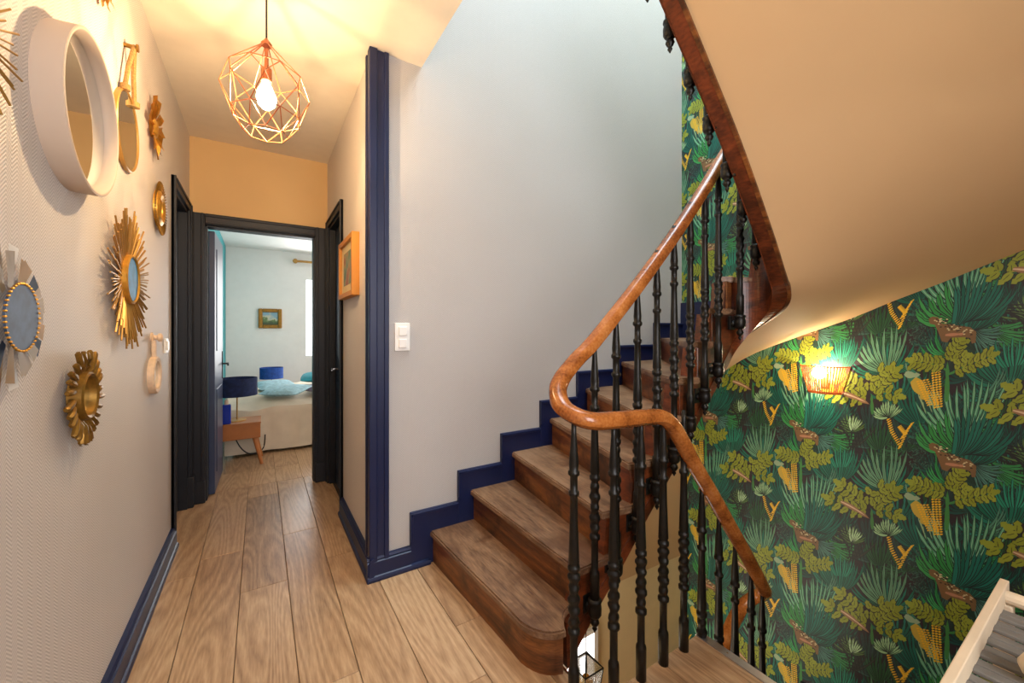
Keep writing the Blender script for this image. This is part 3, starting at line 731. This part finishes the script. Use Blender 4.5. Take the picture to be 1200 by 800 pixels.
place(mesh_short, 1.02, .965, .0); place(mesh_short, .872, 1.0, .02)
for x in (1.529, 1.652, 1.778, 1.915, 2.015):
    zr = float(np.interp(x, [1.443, 1.577, 1.718, 1.829, 1.994, 2.05], [.735, .575, .40, .263, .055, -.01]))
    place(mesh_long, x, .965, zr-1.035, pi)
for x, z in ((2.06, -.2), (1.93, -.42), (1.8, -.6), (1.66, -.74), (1.52, -.88)): place(mesh_long, x, 1.12, z-1.03, 0)

# ================================================================== PENDANT LAMP
LX, LY = .02, 1.88
pl = thing('pendant_lamp', 'copper wire cage pendant lamp with glowing bulb on a black cord in the corridor', 'lamp', (LX, LY, 2.0))
obj('cord', tube(B(), [(LX, LY, 2.41), (LX, LY, ZC-.02)], .0035, 8), 'black', pl)
obj('ceiling_rose', lathe(B(), [(0, .045), (.015, .04), (.02, .01)], (LX, LY, ZC-.021), n=20), 'copper', pl)
obj('cap', lathe(B(), [(0, .019), (.008, .02), (.016, .014), (.03, .004)], (LX, LY, 2.398), n=16), 'copper', pl, smooth=True)
obj('lamp_socket', lathe(B(), [(0, .019), (.05, .019), (.056, .008), (.13, .006)], (LX, LY, 2.255), n=16), 'copper', pl, smooth=True)
obj('bulb', lathe(B(), [(0, .003), (.004, .015), (.02, .030), (.045, .036), (.07, .032), (.1, .018), (.115, .013)], (LX, LY, 2.142), n=20), 'bulb', pl, smooth=True)
bm = B(); nt_ = 8; rot = .35
def ringp(n, r, z, off): return [Vector((LX+r*cos(2*pi*(i+off)/n+rot), LY+r*sin(2*pi*(i+off)/n+rot), z)) for i in range(n)]
R0 = ringp(nt_, .016, 2.40, 0); R1 = ringp(nt_, .128, 2.285, .0); R2 = ringp(nt_, .155, 2.215, .5); R3 = ringp(nt_, .125, 2.115, .0); R4 = ringp(nt_, .078, 2.045, .5)
def wire(a, b): tube(bm, [a, b], .0021, 5)
for i in range(nt_):
    j = (i+1) % nt_; h_ = (i-1) % nt_
    wire(R0[i], R1[i]); wire(R1[i], R2[i]); wire(R1[i], R2[h_]); wire(R2[i], R3[i]); wire(R2[i], R3[j]); wire(R3[i], R4[i]); wire(R3[i], R4[h_])
    wire(R4[i], R4[j]); wire(R1[i], R1[j]); wire(R3[i], R3[j])
obj('wire_cage', bm, 'copper', pl)

# ================================================================== WALL LIGHT (slatted half basket)
wl = thing('wall_light', 'lit half-basket wall light of thin copper slats on the jungle wallpaper', 'wall light', (XG, 1.07, .86))
obj('back_plate', bx(XG-.008, XG, 1.05, 1.09, .90, 1.0, bev=.002), 'copper', wl)
def hb(f, a): # f 0 bottom..1 top
    r = .085+.045*f; return (XG-.004-r*.78*sin(a), 1.07-r*cos(a), .865+.175*f)
bm = B()
for i in range(25):
    a = pi*i/24; p, q = Vector(hb(0, a)), Vector(hb(1, a)); tg = Vector(hb(0, a+.01))-Vector(hb(0, a-.01)); tg = tg.normalized()*.0036; nn = Vector((sin(a), cos(a), 0))*.002
    vs = [bm.verts.new(v) for v in (p-tg, p+tg, q+tg, q-tg)]; bm.faces.new(vs)
bmesh.ops.solidify(bm, geom=bm.faces[:], thickness=.003)
obj('slats', bm, 'slatwood', wl)['kind'] = 'stuff'
for f0, f1 in ((0, .09), (.96, 1)):
    bm = B(); pr_ = None
    for i in range(25):
        a = pi*i/24; q = [bm.verts.new(hb(f0, a)), bm.verts.new(hb(f1, a))]
        if pr_: bm.faces.new((pr_[0], q[0], q[1], pr_[1]))
        pr_ = q
    bmesh.ops.solidify(bm, geom=bm.faces[:], thickness=.004); obj('rim_band', bm, 'slatwood', wl)
obj('bulb', lathe(B(), [(0, .004), (.01, .028), (.035, .038), (.06, .03), (.08, .014)], (2.925, 1.07, .96), n=16), 'bulb', wl, smooth=True)

# ================================================================== THINGS ON THE LEFT WALL
X0 = XL
def disc(bm, y, z, r, x, t=.003, n=40, ry=1):
    c0 = [bm.verts.new((x, y+r*ry*cos(2*pi*i/n), z+r*sin(2*pi*i/n))) for i in range(n)]; c1 = [bm.verts.new((x+t, v.co.y, v.co.z)) for v in c0]
    bm.faces.new(c0); bm.faces.new(c1)
    for i in range(n): bm.faces.new((c0[i], c0[(i+1) % n], c1[(i+1) % n], c1[i]))
    return bm
# 1 big beige
y, z, R = 1.53, 1.838, .212
t_ = thing('round_mirror', 'large round mirror in a deep smooth beige rim', 'mirror', (X0, y, z), 'mirrors hung on the left wall')
obj('rim', ring_lathe(B(), [(0, R-.005), (.054, R-.001), (.056, R-.004), (.056, R-.008), (.054, R-.011), (.024, R-.021), (0, R-.022)], (X0, y, z), (1, 0, 0), 64), 'beige', t_, smooth=True)
obj('mirror_glass', disc(B(), y, z, R-.022, X0+.024), 'mirror', t_)
# 2 rope
y, z, R = 2.055, 2.01, .148
t_ = thing('rope_mirror', 'round mirror in a brass rim hanging from a thick knotted rope loop', 'mirror', (X0, y, z), 'mirrors hung on the left wall')
obj('rim', ring_lathe(B(), [(0, R), (.013, R), (.016, R-.004), (.013, R-.009), (0, R-.009)], (X0, y, z), (1, 0, 0), 56), 'brass', t_, smooth=True)
obj('mirror_glass', disc(B(), y, z, R-.008, X0+.009), 'mirror', t_)
pk = (X0+.03, y+.0, z+.33)
obj('rope', tube(tube(B(), [(X0+.016, y-.07, z+R-.022), (X0+.02, y-.035, z+.23), pk], .0075, 8), [(X0+.016, y+.07, z+R-.022), (X0+.02, y+.035, z+.23), pk], .0075, 8), 'rope', t_, smooth=True)
obj('peg', lathe(B(), [(0, .008), (.034, .008), (.036, .014), (.042, .014)], (X0, y, z+.325), axis=(1, 0, 0), n=12), 'golddark', t_)
for sg in (-1, 1): obj('knot', lathe(B(), [(-.014, .005), (-.01, .015), (.01, .015), (.014, .005)], (X0+.018, y+sg*.068, z+R-.014), n=10), 'rope', t_, smooth=True)
# 3 small gold sculptures (shell-like petals)
def shell(y, z, R, lab):
    t_ = thing('gold_wall_sculpture', lab, 'wall ornament', (X0, y, z), 'gilt ornaments on the left wall')
    bm = B(); k = 11
    for i in range(k):
        a = 2*pi*i/k+.2; l = R*random.uniform(.8, 1.05); w = .28
        P = [Vector((X0+.006, y+.25*R*cos(a-w), z+.25*R*sin(a-w))), Vector((X0+.022, y+.7*l*cos(a-w*.9), z+.7*l*sin(a-w*.9))), Vector((X0+.03, y+l*cos(a-.1), z+l*sin(a-.1))), Vector((X0+.018, y+.95*l*cos(a+.14), z+.95*l*sin(a+.14))), Vector((X0+.03, y+.6*l*cos(a+w), z+.6*l*sin(a+w))), Vector((X0+.008, y+.25*R*cos(a+w), z+.25*R*sin(a+w)))]
        bm.faces.new([bm.verts.new(p) for p in P])
    bmesh.ops.solidify(bm, geom=bm.faces[:], thickness=.003); obj('petals', bm, 'gold', t_)
    bm = B(); lathe(bm, [(0, .3*R), (.012, .32*R), (.02, .26*R), (.026, .1*R)], (X0, y, z), axis=(1, 0, 0), n=20); obj('centre_boss', bm, 'gold', t_, smooth=True)
shell(2.50, 2.215, .15, 'small gilt petal wall ornament right of the rope mirror')
shell(1.715, 2.375, .125, 'gilt petal wall ornament cut by the top of the picture')
# 4 gear-like sunburst
y, z, R = 2.62, 1.865, .115
t_ = thing('sunburst_ornament', 'small round gilt wall ornament with toothed spiky edge near the dark door frame', 'wall ornament', (X0, y, z))
obj('ring', ring_lathe(B(), [(0, R*.76), (.016, R*.74), (.024, R*.58), (.016, R*.4), (0, R*.36)], (X0, y, z), (1, 0, 0), 40), 'gold', t_, smooth=True)
bm = B()
for i in range(52):
    a = 2*pi*i/52; tube(bm, [(X0+.008, y+R*.7*cos(a), z+R*.7*sin(a)), (X0+.018, y+R*1.14*cos(a), z+R*1.14*sin(a))], .003, 5)
obj('spikes', bm, 'golddark', t_)['kind'] = 'stuff'
obj('mirror_glass', disc(B(), y, z, R*.4, X0+.01, .003, 24), 'mirror', t_)
# 5 wire sunburst with blue mirror
y, z, R = 2.035, 1.447, .262
t_ = thing('sunburst_mirror', 'wide brass wire sunburst mirror with small blue glass centre', 'mirror', (X0, y, z), 'mirrors hung on the left wall')
bm = B()
for i in range(132):
    a = 2*pi*i/132; l = R*(1.0 if i % 4 == 0 else (.86 if i % 2 == 0 else random.uniform(.72, .95)))
    tube(bm, [(X0+.012, y+.05*cos(a), z+.05*sin(a)), (X0+.020+(i % 3)*.006, y+l*cos(a), z+l*sin(a))], .0029, 5)
obj('rays', bm, 'brass', t_)['kind'] = 'stuff'
obj('rim', ring_lathe(B(), [(.01, .092), (.03, .092), (.034, .086), (.03, .082), (.01, .082)], (X0, y, z), (1, 0, 0), 40), 'gold', t_, smooth=True)
obj('mirror_glass', disc(B(), y, z, .083, X0+.024, .004, 36), 'mirrorblue', t_)
# 6 faceted mirror cut by the left border
y, z, R = 1.205, 1.279, .138
t_ = thing('faceted_mirror', 'sunburst mirror of staggered mirrored strips round a dark centre at the left border', 'mirror', (X0, y, z), 'mirrors hung on the left wall')
for i in range(26):
    a = 2*pi*i/26; l = R*(1.0 if i % 2 == 0 else .90)*(1.06 if i % 6 < 3 else 1); w = .138; ca, sa = cos(a), sin(a)
    bm = B(); P = [(.060, -w*.060), (.060, w*.060), (l, w*l), (l, -w*l)]
    vs = [bm.verts.new((X0+.012+(.007 if i % 2 else 0)+.02*(p-.06), y+p*ca-q*sa, z+p*sa+q*ca)) for p, q in P]; bm.faces.new(vs)
    bmesh.ops.solidify(bm, geom=bm.faces[:], thickness=.004)
    obj('mirror_strip', bm, ['strip', 'brass', 'mirrordark', 'strip', 'plastic', 'brass', 'strip'][(i*3) % 7], t_)
obj('mirror_glass', disc(B(), y, z, .066, X0+.028, .004, 36), 'mirrordark', t_)
bm = B()
for i in range(40):
    a = 2*pi*i/40; lathe(bm, [(-.002, .002), (0, .0036), (.002, .002)], (X0+.032, y+.068*cos(a), z+.068*sin(a)), n=6)
obj('beading', bm, 'gold', t_)
# 7 dark gold petal mirror
y, z, R = 1.572, 1.072, .133
t_ = thing('petal_mirror', 'round mirror framed by curled dark gold tube petals, lowest on the left wall', 'mirror', (X0, y, z), 'mirrors hung on the left wall')
bm0 = None
for i in range(26):
    a = 2*pi*(i+random.uniform(-.15, .15))/26; l = R*random.uniform(.88, 1.04); b2 = a+.10
    bm = tube(B(), smooth_path([(X0+.008, y+.058*cos(a), z+.058*sin(a)), (X0+.024, y+.085*cos(a+.03), z+.085*sin(a+.03)), (X0+.026, y+.97*l*cos(b2), z+.97*l*sin(b2)), (X0+.024, y+l*cos(b2), z+l*sin(b2))], 2), .008, 7, radii=[.004, .0055, .007, .0075, .0075, .006, .003])
    obj('petal', bm, 'golddark', t_, smooth=True)
obj('rim', ring_lathe(B(), [(.006, .068), (.034, .066), (.038, .061), (.034, .055), (.02, .053), (.006, .05)], (X0, y, z), (1, 0, 0), 44), 'golddark', t_, smooth=True)
obj('mirror_glass', disc(B(), y, z, .054, X0+.014, .004, 36), 'mirror', t_)
# 8 wicker hand mirror on a knob
y, z, R = 2.50, 1.045, .088
t_ = thing('hanging_mirror', 'small pale wooden ring mirror hanging from a wooden wall knob', 'mirror', (X0, y, z), 'mirrors hung on the left wall')
obj('rim', ring_lathe(B(), [(.0, R), (.022, R), (.026, R-.006), (.024, R-.022), (0, R-.024)], (X0, y, z), (1, 0, 0), 40), 'wicker', t_, smooth=True)
obj('mirror_glass', disc(B(), y, z, R-.022, X0+.01, .004, 30), 'mirror', t_)
obj('hanger', box(B(), X0+.002, X0+.018, y-.014, y+.014, z+R-.01, z+.165, bev=.004), 'wicker', t_)
kn = thing('coat_hook', 'turned pale wooden coat knob on the wall above the small ring mirror', 'hook', (X0, y, z+.175))
obj('turned_peg', lathe(B(), [(0, .022), (.006, .024), (.010, .011), (.022, .011), (.026, .019), (.036, .020), (.042, .012)], (X0, y, z+.178), axis=(1, 0, 0), n=18), 'wicker', kn, smooth=True)
# 9 wire star cut by the left border
y, z, R = 1.075, 1.78, .14
t_ = thing('wire_star', 'spiky brass wire wall star, only tips in view at the left border', 'wall ornament', (X0, y, z))
bm = B()
for i in range(40):
    a = 2*pi*i/40; l = R*(1.0, .86, .94)[i % 3]; tube(bm, [(X0+.01, y+.03*cos(a), z+.03*sin(a)), (X0+.02+.008*(i % 2), y+l*cos(a), z+l*sin(a))], .0022, 5)
obj('rays', bm, 'brass', t_)['kind'] = 'stuff'
obj('centre_boss', lathe(B(), [(0, .035), (.02, .033), (.026, .01)], (X0, y, z), axis=(1, 0, 0), n=20), 'gold', t_, smooth=True)
# switches
t_ = thing('light_switch', 'small white single light switch beside the dark left door frame', 'switch', (X0, 2.82, 1.175))
obj('plate', bx(X0, X0+.010, 2.782, 2.858, 1.135, 1.215, bev=.003), 'plastic', t_); obj('rocker', bx(X0+.009, X0+.016, 2.80, 2.84, 1.15, 1.20, bev=.003), 'plastic', t_)
t_ = thing('light_switch', 'white double light switch, two rockers one above the other, on the grey stair wall', 'switch', (.63, YB, 1.223))
obj('plate', bx(.588, .668, YB-.011, YB, 1.150, 1.296, bev=.003), 'plastic', t_)
for z in (1.19, 1.253): obj('rocker', bx(.606, .650, YB-.02, YB-.009, z-.024, z+.024, bev=.004), 'plastic', t_)
# orange frame on the corridor's right wall
t_ = thing('picture_frame', 'small picture in a deep orange wooden box frame on the corridor wall', 'picture', (XR, 2.62, 1.64))
y0, y1, z0, z1 = 2.40, 2.86, 1.462, 1.825
bm = B(); xs = (XR-.042, XR)
for a in ((y0, y0+.03, z0, z1), (y1-.03, y1, z0, z1), (y0+.03, y1-.03, z0, z0+.03), (y0+.03, y1-.03, z1-.03, z1)): box(bm, *xs, *a, bev=.002)
obj('frame', bm, 'orange', t_); obj('mount', bx(XR-.024, XR-.020, y0+.03, y1-.03, z0+.03, z1-.03), 'paper', t_)
m, t, b = nt('small_painting'); tc = N(t, 'ShaderNodeTexCoord'); no = N(t, 'ShaderNodeTexNoise'); no.inputs['Scale'].default_value = 9; no.inputs['Detail'].default_value = 6
t.links.new(tc.outputs['Object'], no.inputs['Vector']); t.links.new(ramp(t, no.outputs['Fac'], [(.35, srgb('#4e6b55')), (.45, srgb('#7c8d6b')), (.55, srgb('#b58a4f')), (.65, srgb('#9a4b34'))]), b.inputs['Base Color']); M['painting'] = m
obj('painting', bx(XR-.026, XR-.0235, y0+.11, y1-.11, z0+.08, z1-.08), 'painting', t_)

# ================================================================== BEDROOM
by0, by1, bz = YE+.1, 7.3, 2.53
struct('floor_bedroom', bx(-.5, 2.8, by0+.05, by1, -.05, -.012), 'subfloor')
fb = bpy.data.objects['floor_bedroom']
for i, x0 in enumerate([-.48+.1965*k for k in range(16)]):
    y = by0+.06-random.random()*.9; x1 = x0+.1965
    while y < by1:
        a, b_ = max(y, by0+.06), min(y+1.28, by1)
        if b_-a > .05:
            bm = B(); top = prism(bm, [(max(x0, -.44)+.001, a+.001), (x1-.001, a+.001), (x1-.001, b_-.001), (max(x0, -.44)+.001, b_-.001)], -.012, 0)
            obj('floor_plank', bm, 'oak', fb, ((x0+x1)/2, (a+b_)/2, 0))
        y += 1.28
struct('ceiling_bedroom', bx(-.5, 2.8, by0, by1, bz, bz+.05), 'white')
struct('wall_bedroom_left', bx(-.54, -.44, by0, by1, 0, bz), 'teal')
struct('wall_bedroom_back', box(box(box(box(B(), -.54, .58, by1, by1+.1, 0, bz), 1.3, 2.8, by1, by1+.1, 0, bz), .58, 1.3, by1, by1+.1, 0, .8), .58, 1.3, by1, by1+.1, 2.22, bz), 'white')
struct('wall_bedroom_right', bx(2.8, 2.9, by0, by1, 0, bz), 'white')
struct('wall_bedroom_front', bx(.58, 2.8, by0, by0+.05, 0, bz), 'white')
w1 = struct('window_1', box(box(box(box(B(), .58, .63, by1, by1+.07, .8, 2.22), 1.25, 1.3, by1, by1+.07, .8, 2.22), .63, 1.25, by1, by1+.07, .8, .86), .63, 1.25, by1, by1+.07, 2.10, 2.22), 'white')
obj('pane', bx(.63, 1.25, by1+.03, by1+.035, .86, 2.10), 'sky', w1)
t_ = thing('curtain_rod', 'brass curtain rod with round end knob above the bedroom window', 'curtain rod', (.9, by1-.08, 2.28))
obj('rod', tube(B(), [(.50, by1-.08, 2.38), (1.5, by1-.08, 2.38)], .018, 10), 'brass', t_); obj('end_knob', lathe(B(), [(0, .01), (.02, .035), (.05, .04), (.07, .02)], (.43, by1-.08, 2.38), axis=(1, 0, 0), n=14), 'brass', t_, smooth=True)
t_ = thing('radiator', 'white ribbed radiator below the bedroom window', 'radiator', (1.0, by1-.08, .1))
for k in range(8): obj('rib', bx(.80+.06*k, .85+.06*k, by1-.1, by1-.03, .12, .72, bev=.008), 'white', t_)
t_ = thing('wall_mirror', 'tall white framed mirror on the teal bedroom wall', 'mirror', (-.44, 5.3, 1.4))
obj('frame', box(box(box(box(B(), -.44, -.41, 4.85, 4.9, .95, 2.0), -.44, -.41, 5.6, 5.65, .95, 2.0), -.44, -.41, 4.9, 5.6, .95, 1.0), -.44, -.41, 4.9, 5.6, 1.95, 2.0), 'white', t_); obj('mirror_glass', bx(-.438, -.43, 4.9, 5.6, 1.0, 1.95), 'mirror', t_)
t_ = thing('picture_frame', 'small painting in a gilt frame on the white bedroom wall', 'picture', (.125, by1, 1.45))
x0, x1, z0, z1 = -.03, .285, 1.305, 1.61; bm = B()
for a in ((x0, x0+.055, z0, z1), (x1-.055, x1, z0, z1), (x0+.055, x1-.055, z0, z0+.055), (x0+.055, x1-.055, z1-.055, z1)): box(bm, a[0], a[1], by1-.04, by1, a[2], a[3], bev=.01)
obj('frame', bm, 'golddark', t_)
m, t, b = nt('landscape_painting'); tc = N(t, 'ShaderNodeTexCoord'); sp = N(t, 'ShaderNodeSeparateXYZ'); t.links.new(tc.outputs['Object'], sp.inputs[0]); no = N(t, 'ShaderNodeTexNoise'); no.inputs['Scale'].default_value = 14
t.links.new(tc.outputs['Object'], no.inputs['Vector']); v = math_(t, 'ADD', math_(t, 'MULTIPLY', sp.outputs[2], 4), no.outputs['Fac'])
t.links.new(ramp(t, v, [(.2, srgb('#3d4a30')), (.45, srgb('#5f7a4a')), (.55, srgb('#c9c4a8')), (.75, srgb('#7fa3b5'))]), b.inputs['Base Color']); M['landscape'] = m
obj('painting', bx(x0+.05, x1-.05, by1-.022, by1-.018, z0+.05, z1-.05), 'landscape', t_)
# bed
bd = thing('bed', 'double bed under a crumpled pale linen bedspread reaching the floor', 'bed', (.8, 5.7, 0))
bm = B(); nx, ny = 44, 40; X_0, X_1, Y_0, Y_1 = -.30, 1.9, 4.84, 6.45
def drape(u_, v_):
    x = X_0-.0+(X_1-X_0)*u_; s_ = v_
    fr = .30
    if s_ < fr: k = s_/fr; yy = Y_0-.03+.06*sin(k*pi/2)*.8; zz = .03+.43*k
    else: k = (s_-fr)/(1-fr); yy = Y_0+.03+(Y_1-Y_0-.03)*k; zz = .46+.09*(1-math.exp(-k*7))
    if s_ < fr: yy += .018*sin(x*11+1)*(1-s_/fr)+.006*sin(x*29)
    zz += (.012*sin(x*9+yy*5)+.008*sin(x*17-yy*13)) * (1 if s_ > fr*.7 else .2)
    return x, yy, zz
G = [[bm.verts.new(drape(i/nx, j/ny)) for j in range(ny+1)] for i in range(nx+1)]
for i in range(nx):
    for j in range(ny): bm.faces.new((G[i][j], G[i+1][j], G[i+1][j+1], G[i][j+1]))
obj('bedspread', bm, 'linen', bd, smooth=True)
obj('mattress', bx(X_0+.03, X_1-.03, Y_0+.06, Y_1, .2, .44, bev=.03), 'white', bd)
obj('bed_base', bx(X_0+.05, X_1-.05, Y_0+.08, Y_1-.03, .05, .2), 'black', bd)
def pillow(name, lab, x, y, z, sx, sy, h, mat, rz, ry=0):
    bm = B(); n_ = 12; T = [[None]*(n_+1) for _ in range(n_+1)]; U = [[None]*(n_+1) for _ in range(n_+1)]
    for i in range(n_+1):
        for j in range(n_+1):
            a, b_ = i/n_*2-1, j/n_*2-1; hh = ((1-a*a)*(1-b_*b_))**.42*h/2; q = 1-.09*(a*a*b_*b_)
            p = Vector((a*sx/2*(1-.05*(b_*b_)), b_*sy/2*(1-.05*a*a), hh)); 
            T[i][j] = bm.verts.new(p)
            U[i][j] = T[i][j] if (i in (0, n_) or j in (0, n_)) else bm.verts.new(Vector((p.x, p.y, -hh)))
    for i in range(n_):
        for j in range(n_):
            bm.faces.new((T[i][j], T[i+1][j], T[i+1][j+1], T[i][j+1])); bm.faces.new((U[i][j], U[i][j+1], U[i+1][j+1], U[i+1][j]))
    o = obj(name, bm, mat, smooth=True); o.location = (x, y, z); o.rotation_euler = (radians(8), ry, rz)
    return tag(o, lab, 'cushion', 'cushions on the bed')
pillow('cushion', 'pale blue and white patterned cushion nearest on the bed', .24, 5.12, .60, .44, .36, .09, 'patfab', radians(-35))
pillow('cushion', 'mauve grey patterned cushion at the right on the bed', .66, 5.22, .60, .40, .36, .09, 'mauvefab', radians(-30))
pillow('cushion', 'plain teal cushion behind the patterned cushions', .72, 5.80, .66, .56, .42, .11, 'tealfab', radians(-10))
pillow('cushion', 'turquoise and white cushion at the left back of the bed', .16, 5.66, .60, .40, .38, .09, 'patfab', radians(10))
# nightstands, lamps
def nightstand(x0, x1, y0, y1, lab):
    t_ = thing('nightstand', lab, 'table', ((x0+x1)/2, (y0+y1)/2, 0), 'nightstands')
    obj('body', bx(x0, x1, y0, y1, .255, .40, bev=.006), 'oaknight', t_); obj('top', bx(x0-.004, x1+.004, y0-.004, y1+.004, .39, .405, bev=.003), 'oaknight', t_)
    for sx, X in ((-1, x0+.06), (1, x1-.05)):
        for sy, Y in ((-1, y0+.05), (1, y1-.05)):
            obj('leg', tube(B(), [(X, Y, .26), (X+sx*.06, Y+sy*.03, 0)], .02, 10, radii=[.021, .013]), 'oaknight', t_, smooth=True)
nightstand(-.42, -.0, 4.44, 4.76, 'orange-brown wooden nightstand on splayed legs beside the bed, near the door')
nightstand(-.1, .32, 6.62, 6.98, 'wooden nightstand on the far side of the bed')
def tlamp(x, y, z, r, h0, h1, lab, mat):
    t_ = thing('table_lamp', lab, 'lamp', (x, y, z), 'drum shade table lamps')
    obj('base', lathe(B(), [(0, .075), (.008, .075), (.012, .01)], (x, y, z), n=24), 'brass', t_, smooth=True)
    obj('pole', tube(B(), [(x, y, z+.01), (x, y, h0+.05)], .006, 8), 'brass', t_)
    obj('lamp_shade', ring_lathe(B(), [(h0, r), (h1, r), (h1, r-.004), (h0, r-.004)], (x, y, 0), (0, 0, 1), 36), mat, t_, smooth=True)
    obj('shade_spider', tube(B(), [(x-r+.004, y, h1-.02), (x+r-.004, y, h1-.02)], .003, 5), 'brass', t_)
tlamp(-.19, 4.61, .405, .165, .645, .81, 'table lamp with dark navy drum shade on the near nightstand', 'navyfab')
tlamp(.135, 6.8, .405, .15, .57, .73, 'table lamp with bright blue drum shade beyond the bed', 'bluefab')
t_ = thing('bottle', 'square blue glass bottle with pale cap on the near nightstand', 'bottle', (-.30, 4.46, .405))
obj('body', bx(-.30, -.23, 4.455, 4.515, .405, .585, bev=.01), 'bottle', t_); obj('cap', lathe(B(), [(0, .016), (.04, .015)], (-.265, 4.485, .585), n=14), 'beige', t_)
tag(obj('lamp_cable', tube(B(), smooth_path([(-.25, 4.80, .30), (-.17, 4.80, .1), (-.08, 4.80, .02), (.02, 4.80, .06), (.04, 4.80, .2)]), .006, 6), 'black', loc=(-.1, 4.74, .02)), 'black lamp cable looping down behind the near nightstand', 'cable')

# ================================================================== SLATTED STAND at the right edge
ss = thing('slatted_stand', 'pale wooden frame with grey slats across it at the lower right corner', 'stand', (1.15, -.05, 0))
def part(n_, b_, m_): return obj(n_, b_, m_, ss)
part('rail', bx(.72, 1.425, .160, .174, .652, .69, bev=.002), 'palewood')
part('rail', bx(.72, 1.425, -.406, -.392, .652, .69, bev=.002), 'palewood')
part('crossbar', tube(B(), [(1.385, .162, .668), (1.385, -.394, .668)], .014, 12), 'palewood')
part('crossbar', tube(B(), [(.76, .162, .668), (.76, -.394, .668)], .014, 12), 'palewood')
for k in range(19):
    x = .79+.030*k
    bm = B(); box(bm, x, x+.021, -.394, .162, .646+.003*(k % 2), .654+.003*(k % 2), bev=.002); part('slat', bm, 'greyslat')
for x in (.76, 1.39):
    for y in (.164, -.406): part('leg', bx(x-.016, x+.016, y-.014, y+.014, 0, .654, bev=.003), 'palewood')
ro = thing('wooden_roller', 'round-ended pale wooden roller lying on the grey slats', 'roller', (1.1, -.1, .66))
obj('roller_body', lathe(B(), [(0, .004), (.006, .016), (.018, .024), (.04, .028), (.30, .028), (.32, .024), (.33, .005)], (1.10, .115, .6865), axis=(0, -1, 0), n=20), 'palewood', ro, smooth=True)

# ================================================================== LOWER HALL glimpsed through the well
w3 = struct('window_3', box(box(box(B(), 1.70, 1.735, YB-.02, YB, -2.1, -.83), 1.985, 2.02, YB-.02, YB, -2.1, -.83), 1.735, 1.985, YB-.02, YB, -.865, -.83), 'white')
obj('pane', bx(1.735, 1.985, YB-.012, YB-.006, -2.1, -.865), 'lowsky', w3)
gl = thing('glass_lantern', 'black framed glass lantern hanging on a cord in the lower hall', 'lamp', (1.62, 1.75, -.8))
obj('cord', tube(B(), [(1.62, 1.75, -.33), (1.62, 1.75, -.64)], .003, 6), 'black', gl)
bm = B(); cx_, cy_ = 1.62, 1.75; q = [Vector((cx_+.10*cos(pi/4+pi/2*i), cy_+.10*sin(pi/4+pi/2*i), -.71)) for i in range(4)]; q2 = [Vector((cx_+.075*cos(pi/4+pi/2*i), cy_+.075*sin(pi/4+pi/2*i), -.86)) for i in range(4)]
ap = Vector((cx_, cy_, -.64))
for i in range(4):
    j = (i+1) % 4; tube(bm, [q[i], q[j]], .004, 5); tube(bm, [q[i], ap], .004, 5); tube(bm, [q[i], q2[i]], .004, 5); tube(bm, [q2[i], q2[j]], .004, 5)
obj('frame', bm, 'black', gl)
m, t, b = nt('clear_glass'); b.inputs['Base Color'].default_value = (.95, .97, .95, 1); b.inputs['Roughness'].default_value = .03; b.inputs['Transmission Weight'].default_value = 1; M['glass'] = m
for i in range(4):
    j = (i+1) % 4; bm = B(); bm.faces.new([bm.verts.new(p) for p in (q[i], q[j], q2[j], q2[i])]); bmesh.ops.solidify(bm, geom=bm.faces[:], thickness=.002); obj('glass_pane', bm, 'glass', gl)
obj('candle', lathe(B(), [(0, .02), (.08, .02)], (cx_, cy_, -.855), n=14), 'gold', gl)
print('objects', len(bpy.data.objects))
